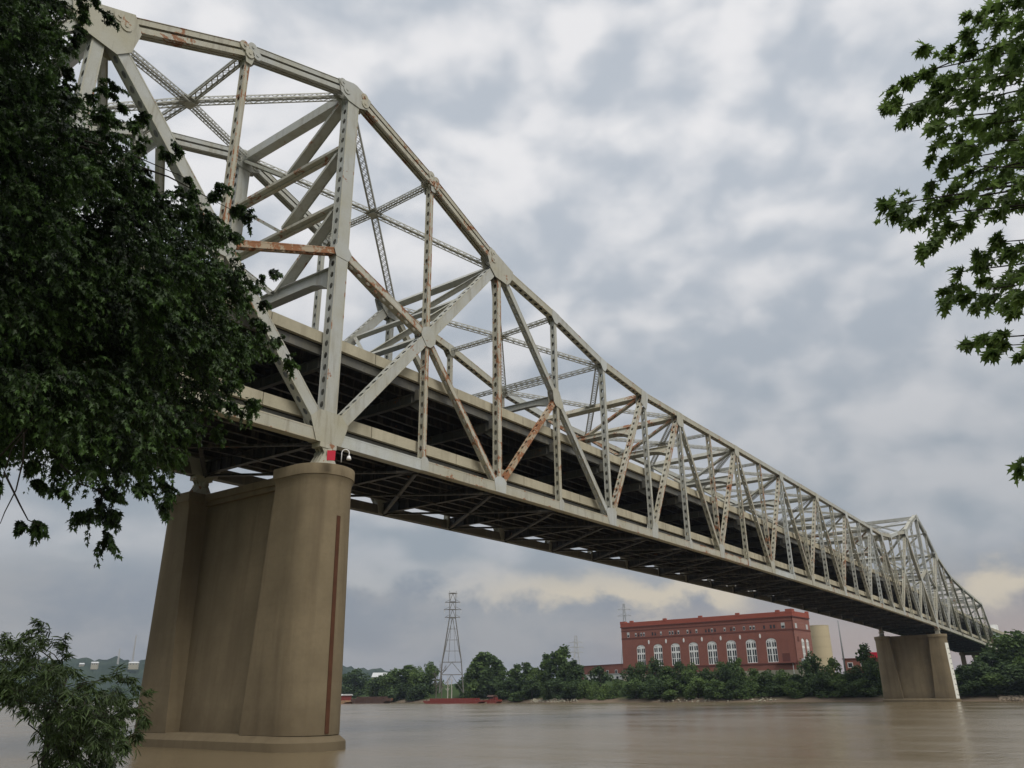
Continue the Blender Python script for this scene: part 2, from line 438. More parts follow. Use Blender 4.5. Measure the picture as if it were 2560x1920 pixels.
# ------------------------------------------------------------------ the truss bridge
PAN = 11.506; TW = 16.734; ZO = 23.0111
def zb(k): return ZO - .017547*k - .00618673*((k-11)**2 - 121)
HT = {-2: 25.49, -1: 31.16, 0: 34.93, 1: 30.89, 2: 25.96, 3: 23.94, 4: 21.26, 5: 20.13}
def ht(k):
    if k > 11: k = 22-k
    if k in HT: return HT[k]
    if k >= 6: return 20.04
    return float(np.interp(k, [-12, -10, -8, -6, -4, -3, -2], [17.25, 17.25, 18.0, 18.9, 20.6, 22.9, 25.49]))
K0, K1 = -6, 34
bridge = empty('truss_bridge', (0, 0, 0), 0, 'long silver double deck cantilever truss bridge with rust stains crossing the river', 'bridge')
EX, EY, EZ = Vector((1, 0, 0)), Vector((0, 1, 0)), Vector((0, 0, 1))
_mr = random.Random(77)
def paint():
    return STEEL if _mr.random() < .55 else (STEEL_GRIME if _mr.random() < .8 else STEEL_FRESH)
def nb(k, y): return Vector((k*PAN, y, zb(k)))
def ntp(k, y): return Vector((k*PAN, y, zb(k)+ht(k)))
def lerp(a, b, t): return a+(b-a)*t

def perf(mb, a, d, L, n, b, sv, pitch=1.10, hl=.29, hw=None):
    """a perforated cover plate: strip from a along d, width b along sv"""
    cells = max(1, int(round(L/pitch))); p = L/cells
    hw = hw or min(.20, b*.30)
    for i in range(cells):
        c = a+d*(p*(i+.5))
        outer = [(-p/2, -b/2), (0, -b/2), (p/2, -b/2), (p/2, 0), (p/2, b/2), (0, b/2), (-p/2, b/2), (-p/2, 0)]
        inner = [(-hl*.72, -hw*.72), (0, -hw), (hl*.72, -hw*.72), (hl, 0), (hl*.72, hw*.72), (0, hw), (-hl*.72, hw*.72), (-hl, 0)]
        vs = [c+d*q[0]+sv*q[1] for q in outer+inner]
        mb.add(vs, [(j, (j+1) % 8, (j+1) % 8+8, j+8) for j in range(8)])
def member(a, b, w, wy, cover='perf', t=.05):
    """box member in a truss plane: two solid side plates (normal y), two cover plates"""
    mb = MB(); d = b-a; L = d.length; d = d/L; n = d.cross(EY).normalized()
    c = (a+b)/2
    for s in (-1, 1):
        mb.boxa(c+EY*(s*(wy/2-t/2)), d, EY, n, L/2, t/2, w/2)
        # flange angle standing proud at the edges of the side plate
        mb.mi = 1
        for q in (-1, 1): mb.boxa(c+EY*(s*(wy/2+.008))+n*(q*(w/2-.07)), d, EY, n, L/2-.4, .008, .055)
        mb.mi = 0
    for q in (-1, 1):
        off = n*(q*(w/2-.05))
        if cover == 'perf': perf(mb, a+off, d, L, n, wy-2*t, EY)
        elif cover == 'solid': mb.boxa(c+off, d, EY, n, L/2, wy/2-t, .015)
        elif cover == 'top':
            if q > 0: mb.boxa(c+off, d, EY, n, L/2, wy/2-t, .015)
            else: perf(mb, a+off, d, L, n, wy-2*t, EY)
    return mb

def eyebars(a, b, s0=1.2, s1=1.2):
    mb = MB(); d = (b-a); L = d.length; d /= L; n = d.cross(EY).normalized()
    if n.z < 0: n = -n
    for row, q in ((0, .33), (1, -.33)):
        p0 = a+d*(s0+.3*row)+n*q; p1 = b-d*(s1+.3*(1-row))+n*q
        for yo in (-.42, -.14, .14, .42):
            mb.boxa((p0+p1)/2+EY*yo, d, EY, n, (p1-p0).length/2, .035, .22)
        for p in (p0, p1):
            for yo in (-.50, .50):
                ring = [(.43*math.cos(t), .43*math.sin(t)) for t in [2*math.pi*i/20 for i in range(20)]]
                mb.prism(ring, p+EY*(yo*(1+.03*row)), d, n, EY, .20)
                mb.prism([(x*.3, y*.3) for x, y in ring], p+EY*(yo+math.copysign(.12, yo)), d, n, EY, .10)
    # cover angles along the top row (the rust-lipped upper edge)
    p0 = a+d*(s0+.3)+n*.585; p1 = b-d*(s1+.3)+n*.585
    mb.mi = 1; mb.boxa((p0+p1)/2, d, EY, n, (p1-p0).length/2, .50, .02)
    return mb

def hull(pts):
    pts = sorted(set((round(x, 4), round(y, 4)) for x, y in pts))
    def half(ps):
        h = []
        for p in ps:
            while len(h) > 1 and (h[-1][0]-h[-2][0])*(p[1]-h[-2][1])-(h[-1][1]-h[-2][1])*(p[0]-h[-2][0]) <= 0: h.pop()
            h.append(p)
        return h
    a = half(pts); b = half(pts[::-1]); return a[:-1]+b[:-1]
def gusset(node, stubs, wy, t=.03):
    """pair of gusset plates: hull of the member stubs. stubs: (other_end, length, width)"""
    pts = []
    for e, Ls, w in stubs:
        d = (e-node); d = Vector((d.x, d.z)); d.normalize(); n = Vector((-d.y, d.x))
        for q in (-1, 1):
            p = d*Ls+n*(q*w/2); pts.append((p.x, p.y)); p = n*(q*w/2); pts.append((p.x, p.y))
    h = hull(pts); mb = MB()
    for s in (-1, 1): mb.prism(h, node+EY*(s*(wy/2+t/2)), EX, EZ, EY, t)
    return mb

def lattice(mb, a, b, depth=.40, width=.80, pitch=.80, both=True):
    """laced box strut: four corner angles, X lacing above and below, single lacing at the sides"""
    d = b-a; L = d.length; d /= L; sd = d.cross(EZ).normalized(); u = sd.cross(d); c = (a+b)/2
    for q in (-1, 1):
        for s in (-1, 1):
            mb.boxa(c+u*(q*depth/2)+sd*(s*(width/2-.05)), d, sd, u, L/2, .06, .012)
            mb.boxa(c+u*(q*(depth/2-.06))+sd*(s*width/2), d, sd, u, L/2, .012, .06)
    n = max(2, int(L/pitch)); p = L/n
    for q in (-1, 1):
        for i in range(n):
            x0 = a+d*(p*i)+u*(q*(depth/2-.02)); x1 = x0+d*p
            mb.bar(x0-sd*(width/2-.06), x1+sd*(width/2-.06), .055, .012, u)
            if both: mb.bar(x0+sd*(width/2-.06)+u*.014, x1-sd*(width/2-.06)+u*.014, .055, .012, u)
    if both:
        for s in (-1, 1):
            for i in range(n):
                x0 = a+d*(p*i)+sd*(s*(width/2-.02)); x1 = x0+d*p; k = 1 if i % 2 else -1
                mb.bar(x0-u*(k*(depth/2-.06)), x1+u*(k*(depth/2-.06)), .05, .012, sd)

BP = bridge
for side, y in ((0, 0.0), (1, TW)):
    B = lambda k: nb(k, y)
    T = lambda k: ntp(k, y)
    # node points inside the subdivided panels
    def Mid(b_, t_, k): 
        b0, t0 = B(b_), T(t_); f = (k-b_)/(t_-b_); return lerp(b0, t0, f)
    M = {1: Mid(0, 2, 1), 3: Mid(4, 2, 3), -1: Mid(0, -2, -1), -3: Mid(-4, -2, -3), 21: Mid(22, 20, 21), 19: Mid(18, 20, 19), 23: Mid(22, 24, 23), 25: Mid(26, 24, 25)}
    VM = {0: Vector((0, y, 40.25)), 22: Vector((22*PAN, y, zb(22)+17.24))}
    # bottom chord, one box per panel (split at the panel points like the real splices)
    for k in range(K0, K1):
        rusty = (side == 0 and k in (6, 7, 13, 15))
        member(B(k), B(k+1), 1.0 if k not in (-1, 0, 21, 22) else 1.06, .80, 'solid').build('bottom_chord', STEEL_RUSTY if rusty else STEEL_MID if side else (STEEL_FRESH if k in (0, 9) else STEEL_GRIME), BP)  # far chord takes the darkened steel, its under-deck shade put into the colour
    # top chord
    for k in range(K0, 32):
        if k in (-2, -1, 0, 1, 20, 21, 22, 23):
            eyebars(T(k), T(k+1), 1.2 if k % 2 == 0 else .25, 1.2 if k % 2 else .25).build('eyebar_chord', STEEL_RUSTY if side == 0 and k in (-2, 0, 1) else STEEL, BP)
        else:
            w = .95 if (2 <= k < 5 or 17 <= k < 20) else .80
            member(T(k), T(k+1), w, .80, 'top').build('top_chord', paint(), BP)
    member(T(32), B(34), .75, .70, 'perf').build('end_post', STEEL, BP)
    # verticals
    for k in range(K0, 33):
        if k in (0, 22):
            o = member(B(k), T(k), 1.35, .90, 'perf').build('tower_post', STEEL, BP); continue
        if k in M:
            member(T(k), M[k], .50, .62, 'perf').build('vertical_post', STEEL_RUSTY if side == 0 and k in (1, -1) else paint(), BP)
            member(M[k], B(k), .50, .62, 'perf').build('hanger_post', STEEL_RUSTY if side == 0 and k == 1 else paint(), BP)
        elif k > 26 and k % 2: continue
        else:
            w = {2: .68, 4: .52, -2: .9, 20: .68, 18: .52, 24: .9}.get(k, .46)
            member(B(k), T(k), w, .70, 'perf').build('vertical_post', STEEL_RUSTY if side == 0 and k in (2, 9, 7) else paint(), BP)
    # diagonals: (from, to, in-plane width, lateral width, material)
    D = [(B(0), T(2), 1.06, .84, 0), (B(0), T(-2), 1.10, .84, 0), (B(22), T(20), 1.2, .84, 0), (B(22), T(24), 1.2, .84, 0),
         (VM[0], M[1], .8, .74, 1), (VM[0], M[-1], .6, .74, 2), (VM[22], M[21], .8, .74, 0), (VM[22], M[23], .6, .74, 0),
         (M[1], B(2), .62, .56, 1), (M[-1], B(-2), .62, .56, 0), (M[21], B(20), .62, .56, 0), (M[23], B(24), .62, .56, 0),
         (T(2), B(4), .70, .66, 0), (T(-2), B(-4), .70, .66, 0), (T(20), B(18), .70, .66, 0), (T(24), B(26), .70, .66, 0),
         (B(2), M[3], .52, .56, 2), (B(-2), M[-3], .52, .56, 0), (B(20), M[19], .52, .56, 0), (B(24), M[25], .52, .56, 0),
         (B(4), T(5), .62, .66, 1), (B(5), T(6), .60, .66, 1), (B(18), T(17), .62, .66, 0), (B(17), T(16), .60, .66, 0),
         (B(-4), T(-6), .6, .66, 0)]
    for k in (6, 8, 10): D.append((T(k), B(k+1), .54, .62, 0))
    for k in (7, 9): D.append((B(k), T(k+1), .54, .66, 1))
    for k in (16, 14, 12): D.append((T(k), B(k-1), .54, .62, 1 if k < 16 else 0))
    for k in (15, 13): D.append((B(k), T(k-1), .54, .66, 0))
    D.append((B(11), T(10), .5, .58, 0)) if False else None
    for k in (26, 28, 30): D.append((T(k), B(k+2), .52, .62, 0))
    for a, b, w, wy, mt in D:
        member(a, b, w, wy, 'perf').build('diagonal_brace', (paint(), STEEL_RUSTY if side == 0 else paint(), STEEL_ORANGE if side == 0 else STEEL)[mt], BP)
    # gusset plates
    G = []
    for s0, sg in ((0, 1), (22, -1)):
        kk = lambda q: s0+sg*q
        G += [(T(kk(0)), [(T(kk(1)), 2.0, 1.35), (T(kk(-1)), 2.0, 1.35), (B(kk(0)), 1.7, 1.4)], 1.02),
              (T(kk(-2)), [(T(kk(-1)), 2.6, 1.5), (T(kk(-3)), 2.2, 1.2), (B(kk(0)), 2.6, 1.3), (B(kk(-2)), 2.0, 1.0), (B(kk(-4)), 2.3, .8)], 1.02),
              (T(kk(2)), [(T(kk(1)), 2.2, 1.4), (T(kk(3)), 2.4, 1.0), (B(kk(0)), 2.0, 1.25), (B(kk(2)), 1.9, .7), (B(kk(4)), 2.4, .72)], 1.02),
              (B(kk(0)), [(T(kk(0)), 2.1, 1.36), (T(kk(2)), 2.3, 1.2), (T(kk(-2)), 2.3, 1.2), (B(kk(1)), 1.3, 1.1), (B(kk(-1)), 1.3, 1.1)], .92),
              (VM[s0], [(T(kk(0)), .45, 1.36), (B(kk(0)), .8, 1.36), (M[kk(1)], 1.0, .7), (M[kk(-1)], .95, .5)], .912)]
        for q in (1, -1):
            G.append((M[kk(q)], [(T(kk(2*q)), .85, 1.2), (B(kk(0)), .85, 1.2), (T(kk(q)), .95, .5), (B(kk(q)), 1.15, .5), (VM[s0], 1.0, .75), (B(kk(2*q)), 1.05, .6)], .90))
            G.append((M[kk(3*q)], [(T(kk(2*q)), 1.3, .72), (B(kk(4*q)), 1.3, .72), (T(kk(3*q)), 1., .5), (B(kk(3*q)), 1., .5), (B(kk(2*q)), 1.1, .54)], .74))
            G.append((B(kk(2*q)), [(T(kk(2*q)), 1.15, .7), (M[kk(q)], 1.2, .65), (M[kk(3*q)], 1.2, .55), (B(kk(2*q+1)), .8, .95), (B(kk(2*q-1)), .8, .95)], .83))
            G.append((B(kk(4*q)), [(T(kk(2*q)), 1.8, .72), (B(kk(3*q)), .8, .95), (B(kk(5*q)), .8, .95), (T(kk(4*q)), 1.6, .55)] + ([(T(kk(5)), 1.8, .65)] if q > 0 else []), .83))
        G += [(T(kk(1)), [(T(kk(0)), .45, .7), (T(kk(2)), .45, .7), (B(kk(1)), 1.35, .55)], .96), (T(kk(-1)), [(T(kk(0)), .45, .7), (T(kk(-2)), .45, .7), (B(kk(-1)), 1.35, .55)], .96),
              (T(kk(3)), [(T(kk(2)), .8, .95), (T(kk(4)), .8, .95), (B(kk(3)), 1.1, .5)], .84), (T(kk(4)), [(T(kk(3)), .8, .95), (T(kk(5)), .8, .9), (B(kk(4)), 1.1, .55)], .84),
              (T(kk(5)), [(T(kk(4)), .9, .9), (T(kk(6)), .9, .8), (B(kk(4)), 2.1, .65), (B(kk(5)), 2.2, .5)], .84),
              (T(kk(6)), [(T(kk(5)), .9, .85), (T(kk(7)), .9, .85), (B(kk(5)), 1.9, .62), (B(kk(7)), 1.9, .56), (B(kk(6)), 1.9, .5)], .84),
              (B(kk(5)), [(T(kk(6)), 1.7, .62), (B(kk(4)), .8, .95), (B(kk(6)), .8, .95), (T(kk(5)), 1.6, .5)], .83)]
    for k in (8, 10, 12, 14): G.append((T(k), [(T(k-1), .8, .85), (T(k+1), .8, .85), (B(k-1), 1.6, .55), (B(k+1), 1.6, .55), (B(k), 1.6, .5)], .84))
    for k in (7, 9, 11, 13, 15): G.append((B(k), [(B(k-1), .7, .95), (B(k+1), .7, .95), (T(k-1), 1.7, .55), (T(k+1), 1.7, .55), (T(k), 1.6, .5)], .83))
    for k in (6, 8, 10, 12, 14, 16, 1, 3, 19, 21): G.append((B(k), [(B(k-1), .5, .98), (B(k+1), .5, .98), (T(k), .8, .48)], .825))
    for k in (26, 28, 30, 32): G += [(T(k), [(T(k-1), .8, .85), (T(min(k+1, 32)) if k < 32 else B(34), .9, .85), (B(k), 1.3, .5), (B(k+2), 1.3, .55)], .84), (B(k), [(B(k-1), .7, .95), (B(k+1), .7, .95), (T(k), 1.3, .5), (T(k-2), 1.3, .55)], .83)]
    for node, st, wy in G: gusset(node, st, wy).build('gusset_plate', paint(), BP)

# ---- cross bracing between the two trusses
def cross(p, y): return Vector((p.x, y, p.z))
def strut(mb, p, w, h, up=EZ, y0=.5, y1=TW-.5):
    mb.bar(cross(p, y0), cross(p, y1), w, h, up)
def arch_strut(p, top_h, end_drop, w, up=EZ):
    """deep cross strut whose underside curves down into the posts"""
    mb = MB(); n = 14; top = []; bot = []
    for i in range(n+1):
        t = i/n; yy = .4+(TW-.8)*t
        e = abs(2*t-1); c = max(0, (e-.62)/.38)
        bot.append((yy, -top_h/2-.0+(-(end_drop)*c**2.2)))
        top.append((yy, top_h/2-.15*e))
    nrm = EY.cross(up).normalized()
    mb.prism(bot+top[::-1], Vector((p.x, 0, p.z)), EY, up, nrm, w*.4)
    for line, off in ((top, .02), (bot, -.02)):
        for (a0, b0), (a1, b1) in zip(line[:-1], line[1:]):
            mb.bar(Vector((p.x, a0, p.z))+up*(b0+off), Vector((p.x, a1, p.z))+up*(b1+off), w, .045, up)
    return mb
def vee(mb, ptop, pbot, w, h, nrm):
    """inverted-V: from both ends of the upper strut to the middle of the lower one"""
    mid = cross(pbot, TW/2)
    for ye in (.55, TW-.55):
        a = cross(ptop, ye); d = (mid-a).normalized()
        mb.bar(a+d*.2, mid-d*.35, w, h, nrm.cross(d))
        up_ = nrm.cross(d).normalized()
        mb.mi = 1
        for q in (-1, 1): mb.boxa((a+mid)/2+nrm*(q*(w/2+.012)), d, nrm, up_, (mid-a).length/2-.45, .012, h/2+.10)
        mb.mi = 0
        L = (mid-a).length; n = int(L/1.25)       # stiffeners across the flat web
        side = nrm; upv = nrm.cross(d)
        for i in range(1, n):
            c = a+d*(L*i/n)
            mb.boxa(c, d, nrm, upv, .03, w/2-.06, h/2+.02)

NX = EX
for kp in (0, 22):      # tall portal bents over the two river piers
    zt = zb(kp)+ht(kp); p = lambda z: Vector((kp*PAN, 0, z+zb(kp)-zb(0)))
    L1, L2, L3, L4 = zt, None, None, None
    z1, z2, z3, z4 = p(57.45), p(51.5), p(45.2), p(38.3)
    mb = MB(); strut(mb, z1, 1.0, 1.0); mb.build('portal_strut', STEEL, BP)
    for z in (z2, z3):
        mb = MB(); strut(mb, z, 1.05, .30); strut(mb, z, .10, .62); mb.build('portal_strut', STEEL_RUSTY, BP)
    arch_strut(z4, 1.15, 1.2, .95).build('portal_arch', STEEL, BP)
    for a, b in ((z1, z2), (z2, z3), (z3, z4)):
        mb = MB(); vee(mb, a-EZ*.35, b+EZ*.1, 1.02, .10, NX); mb.build('sway_brace', STEEL, BP)
        mb = MB()
        for ye in (.55, TW-.55): pass

def portal(ptop, pbot, fr, rusty=False, arch=None, flat=True):
    """bracing in the plane of a pair of diagonals; fr: fractions (0 at top) of the cross struts"""
    d = (pbot-ptop).normalized(); nrm = d.cross(EY).normalized(); pts = [lerp(ptop, pbot, f) for f in fr]
    for i, q in enumerate(pts):
        if arch is not None and i == len(pts)-1:
            arch_strut(q, .8, arch, .75, -d if d.z < 0 else d).build('portal_arch', STEEL_RUSTY if rusty else STEEL, BP)
        else:
            mb = MB(); strut(mb, q, .62 if i else .8, .5 if i else .75, nrm); mb.build('portal_strut', STEEL_RUSTY if rusty else STEEL, BP)
    for a, b in zip(pts[:-1], pts[1:]):
        mb = MB(); vee(mb, a+d*.25, b-d*.1, .55 if flat else .4, .18, nrm); mb.build('sway_brace', STEEL_RUSTY if rusty else STEEL, BP)
for s0, sg in ((0, 1), (22, -1)):
    q = lambda k: s0+sg*k
    t2, b0 = ntp(q(2), 0), nb(q(0), 0); m1 = lerp(b0, t2, .5)
    portal(t2, m1, (0.03, .5, 1.0))
    t_2 = ntp(q(-2), 0); portal(t_2, lerp(b0, t_2, .5), (0.03, .5, 1.0))
    m3 = lerp(nb(q(4), 0), ntp(q(2), 0), .5)
    arch_strut(m3+EZ*.2, .7, .9, .6).build('portal_arch', STEEL, BP)
    mb = MB(); lattice(mb, cross(m3, .4)+EZ*3.2, cross(m3, TW-.4)+EZ*3.2, .36, .6); mb.build('sway_brace', STEEL, BP)
    portal(ntp(q(5), 0), nb(q(4), 0), (.02, .30), True, .9, False)
    portal(ntp(q(6), 0), nb(q(5), 0), (.02, .30), True, .9, False)
for k, b in ((8, 7), (10, 9), (12, 13), (14, 15)):
    portal(ntp(k, 0), nb(b, 0), (.02, .30), False, .8, False)
for k in (24, 26, 28, 30, 32):
    if k < 32:
        mb = MB(); strut(mb, ntp(k, 0)-EZ*.3, .5, .6); mb.build('portal_strut', STEEL, BP)
        arch_strut(nb(k, 0)+EZ*14.3, .7, .8, .5).build('portal_arch', STEEL, BP)
portal(ntp(32, 0), nb(34, 0), (.03, .28), False, .8, False)

# top laterals: laced X bracing with a laced strut through its crossing
def lateral(k):
    a, b, c = k, k+1, k+2
    dz = -.25
    A0, A1 = ntp(a, .45)+EZ*dz, ntp(a, TW-.45)+EZ*dz
    C0, C1 = ntp(c, .45)+EZ*dz, ntp(c, TW-.45)+EZ*dz
    B0_, B1_ = ntp(b, .45)+EZ*dz, ntp(b, TW-.45)+EZ*dz
    far = abs(k-2) > 9
    pt = .78 if not far else 1.3
    mid = (A0+C1)/2; mid.z = (A0.z+C1.z+B0_.z*2)/4
    mb = MB()
    for e in (A0, C1, A1, C0): lattice(mb, e, mid, .40, .78 if not far else .7, pt, not far)
    # crossing plate
    mb.boxa(mid, EX, EY, EZ, .75, .75, .04); mb.boxa(mid-EZ*.25, EX, EY, EZ, .55, .55, .02)
    mb.build('lateral_brace', STEEL, BP)
    mb = MB(); lattice(mb, B0_, mid, .36, .72, pt, not far); lattice(mb, mid, B1_, .36, .72, pt, not far); mb.build('lateral_strut', STEEL, BP)
for k in range(-6, 32, 2): lateral(k)
for k in range(-6, 33, 2):
    if k in (0, 2, 22, 20): continue
    mb = MB(); lattice(mb, ntp(k, .45)-EZ*.3, ntp(k, TW-.45)-EZ*.3, .4, .7, .9); mb.build('lateral_strut', STEEL, BP)

# ---- the two decks
ks = np.arange(K0, K1+.01, .5)
def ribbon(mb, y0, y1, r0, r1, kk=None):
    kk = ks if kk is None else kk
    rings = []
    for k in kk:
        x = k*PAN; z = zb(k); rings.append([(x, y0, z+r0), (x, y1, z+r0), (x, y1, z+r1), (x, y0, z+r1)])
    mb.loft(rings)
deck_parts = []
for nm, top in (('upper_deck', 8.55), ('lower_deck', 1.62)):
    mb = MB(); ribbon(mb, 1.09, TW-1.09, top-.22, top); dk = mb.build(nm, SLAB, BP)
    mb = MB(); ribbon(mb, 1.5, TW-1.5, top+.004, top+.03); mb.build('road_surface', ASPHALT, dk)
    for ya, yb in ((.72, 1.08), (TW-1.08, TW-.72)):
        mb = MB()
        for k in range(K0, K1):
            for h in (0, .5):     # cast in lengths with open joints
                ribbon(mb, ya, yb, top-.10, top+.90, np.array([k+h+.004, k+h+.25, k+h+.496]))
        mb.build('parapet', PARAPET, dk)
    mb = MB()
    dp = .95 if top > 5 else .62
    for yy in np.linspace(2.6, TW-2.6, 7):
        ribbon(mb, yy-.06, yy+.06, top-.22-dp, top-.222)
        ribbon(mb, yy-.2, yy+.2, top-.26-dp, top-.225-dp)
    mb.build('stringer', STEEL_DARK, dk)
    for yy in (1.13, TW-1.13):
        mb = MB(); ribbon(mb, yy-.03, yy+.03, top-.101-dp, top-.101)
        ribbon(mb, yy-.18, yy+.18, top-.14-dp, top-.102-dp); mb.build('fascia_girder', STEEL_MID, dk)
for k in range(K0, K1+1):
    x, z = k*PAN, zb(k)
    for r0, r1, nm in ((6.45, 7.36, 'upper'), (-.35, .76, 'lower')):
        mb = MB(); mb.box(x-.03, x+.03, .36, TW-.36, z+r0, z+r1)
        for r in (r0, r1-.0): mb.box(x-.24, x+.24, .37, TW-.37, z+r-.045, z+r)
        for yy in np.arange(1.4, TW-1, 1.55): mb.box(x-.2, x+.2, yy-.02, yy+.02, z+r0+.002, z+r1-.047)
        if nm == 'upper':       # brackets that hang the beam on the posts
            for s in (0, 1):
                y0 = .36 if not s else TW-.36; sg = 1 if not s else -1
                mb.prism([(0, r1), (sg*1.6, r0-.0), (0, r0-1.1)], Vector((x, y0, z)), EY, EZ, EX, .07)
                mb.box(x-.33, x+.33, min(y0, y0+sg*.5), max(y0, y0+sg*.5), z+r0+.05, z+r1+.2)
        else:
            for s in (0, 1):
                y0 = .41 if not s else TW-.41; sg = 1 if not s else -1
                mb.prism([(0, r1), (sg*2.2, r0), (sg*2.2, r0-.05), (0, r0-.35)], Vector((x, y0, z)), EY, EZ, EX, .07)
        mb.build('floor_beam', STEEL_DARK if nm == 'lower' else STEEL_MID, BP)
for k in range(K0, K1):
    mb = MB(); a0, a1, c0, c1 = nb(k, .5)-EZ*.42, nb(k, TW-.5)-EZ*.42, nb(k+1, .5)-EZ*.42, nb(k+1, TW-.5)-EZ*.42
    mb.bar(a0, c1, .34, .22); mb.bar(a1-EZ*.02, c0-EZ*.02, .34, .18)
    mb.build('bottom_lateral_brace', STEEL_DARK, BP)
    # knee from the floor beam down to the wind bracing crossing
    mb = MB(); mid = (a0+c1)/2
    mb.bar(nb(k+1, TW/2)-EZ*.35, mid-EZ*.1, .16, .16); mb.build('knee_brace', STEEL_DARK, BP)

# ---- bearings on the piers
CAPZ = 20.28
for kp in (0, 22):
    for y in (0, TW):
        x = kp*PAN; z1 = zb(kp)-.56; z0 = CAPZ + (zb(kp)-zb(0))
        mb = MB(); mb.box(x-1.25, x+1.25, y-1.0, y+1.0, z0, z0+.14)
        for yo in (-.55, -.18, .18, .55):
            mb.prism([(-1.1, .14), (1.1, .14), (.35, (z1-z0)*.66), (-.35, (z1-z0)*.66)], Vector((x, y+yo, z0)), EX, EZ, EY, .07)
        mb.box(x-.3, x+.3, y-.7, y+.7, z0+.3, z0+.36)
        mb.prism([(-.42, 0), (.42, 0), (.85, -.0), (.85, (z1-z0)*.18), (-.85, (z1-z0)*.18), (-.85, 0)], Vector((x, y, z0+(z1-z0)*.82)), EX, EZ, EY, 1.0)
        for yo in (-.4, 0, .4): mb.prism([(-.6, (z1-z0)*.82), (.6, (z1-z0)*.82), (.3, (z1-z0)*.62), (-.3, (z1-z0)*.62)], Vector((x, y+yo, z0)), EX, EZ, EY, .08)
        ring = [(.30*math.cos(t), .30*math.sin(t)) for t in [2*math.pi*i/18 for i in range(18)]]
        mb.prism(ring, Vector((x, y, z0+(z1-z0)*.64)), EX, EZ, EY, 1.7)
        mb.build('bearing', STEEL_RUSTY, BP)
# small maintenance lamp hanging under the floor
# ------------------------------------------------------------------ piers
def dring(yc, yi, r, z, mirror, x0, n=20):
    """plan of one pier column: straight inner end at yi, half-round outer end"""
    pts = [(-r, yi), (-r, lerp(yi, yc, .5)), (-r, yc)]
    for i in range(1, n): 
        a = math.pi + math.pi*i/n; pts.append((r*math.cos(a), yc+r*math.sin(a)))
    pts += [(r, yc), (r, lerp(yi, yc, .5)), (r, yi)]
    if mirror: pts = [(x, TW-y) for x, y in pts][::-1]
    return [Vector((x0+x, y, z)) for x, y in pts]
def stadium(r, z, x0, y0=0., y1=TW, n=20):
    pts = [(r*math.cos(math.pi+math.pi*i/n), y0+r*math.sin(math.pi+math.pi*i/n)) for i in range(n+1)]
    pts += [(r*math.cos(math.pi*i/n), y1+r*math.sin(math.pi*i/n)) for i in range(n+1)]
    return [Vector((x0+x, y, z)) for x, y in pts]
def pier(kp, label):
    x0 = kp*PAN; dz = zb(kp)-zb(0)
    root = empty('bridge_pier', (x0, TW/2, 0), 0, label, 'bridge pier', 'concrete river piers')
    def add(mb, name, mat, sm=True):
        o = mb.build(name, mat); place_child(o, root)
        return autosmooth(o) if sm else o
    for mir in (0, 1):
        mb = MB(); rings = []
        prof = [(1.0, 2.60, 3.75, .02), (5, 2.565, 3.45, .05), (10, 2.52, 3.1, .09), (15, 2.47, 2.8, .13), (18.6, 2.44, 2.55, .16), (18.95, 2.46, 2.55, .16), (19.2, 2.52, 2.58, .16), (19.40, 2.60, 2.6, .16), (19.42, 2.60, 2.6, .16)]
        for z, r, yi, yc in prof: rings.append(dring(yc, yi, r, (z+dz) if z > 3 else z, mir, x0))
        mb.loft(rings); add(mb, 'pier_column', PIER)
    mb = MB(); rings = []
    for z, w in ((1.0, 1.42), (19.2+dz, .62)): rings.append([Vector((x0-w, 1.5, z)), Vector((x0+w, 1.5, z)), Vector((x0+w, TW-1.5, z)), Vector((x0-w, TW-1.5, z))])
    mb.loft(rings)
    for zz, w in ((19.2, .78), ): pass
    add(mb, 'web_wall', PIER, False)
    for mir in (0, 1):
        mb = MB(); c = [(19.422, 2.62, 2.64, .16), (19.45, 2.66, 2.68, .16), (20.22, 2.66, 2.68, .16), (CAPZ, 2.62, 2.64, .16)]
        mb.loft([dring(yc, yi, r, z+dz, mir, x0) for z, r, yi, yc in c]); add(mb, 'pier_cap', PIER)
    mb = MB(); mb.box(x0-.95, x0+.95, 2.705, TW-2.705, 19.203+dz, 20.1+dz); mb.box(x0-1.12, x0+1.12, 2.706, TW-2.706, 19.62+dz, 20.24+dz); add(mb, 'cap_beam', PIER, False)
    mb = MB(); mb.loft([stadium(3.15, -3, x0, .1, TW-.1), stadium(3.15, .02, x0, .1, TW-.1), stadium(3.12, .56, x0, .1, TW-.1), stadium(3.0, .66, x0, .1, TW-.1), stadium(2.5, 1.04, x0, .1, TW-.1)]); add(mb, 'footing', PIER)
    return root, add
root_near, add_near = pier(0, 'nearest tan concrete bridge pier with a vertical rusty steel strip on its round end')
root_far, add_far = pier(22, 'distant tan concrete bridge pier with a white river gauge board down its edge')
def strip_on_column(x0, a0, a1, z0, z1, dzc, proud, n=6):
    """curved strip fixed to the half-round end of a column between two angles"""
    mb = MB(); rings = []
    for z in np.linspace(z0, z1, 12):
        f = (z-1)/17.6; r = lerp(2.60, 2.44, f); yc = lerp(.02, .16, f)
        A = [a0+(a1-a0)*i/n for i in range(n+1)]
        out = [Vector((x0+(r+proud)*math.cos(t), yc+(r+proud)*math.sin(t), z)) for t in A]
        inn = [Vector((x0+(r-.06)*math.cos(t), yc+(r-.06)*math.sin(t), z)) for t in A[::-1]]
        rings.append(out+inn)
    mb.loft(rings); return mb
add_near(strip_on_column(0, R(-95), R(-87.5), 1.1, 16.35, 0, .05), 'rusty_channel', RUSTSTRIP, False)
g = add_far(strip_on_column(22*PAN, R(-131), R(-82), .9, 17.2, 0, .05), 'river_gauge', GAUGEW, False)
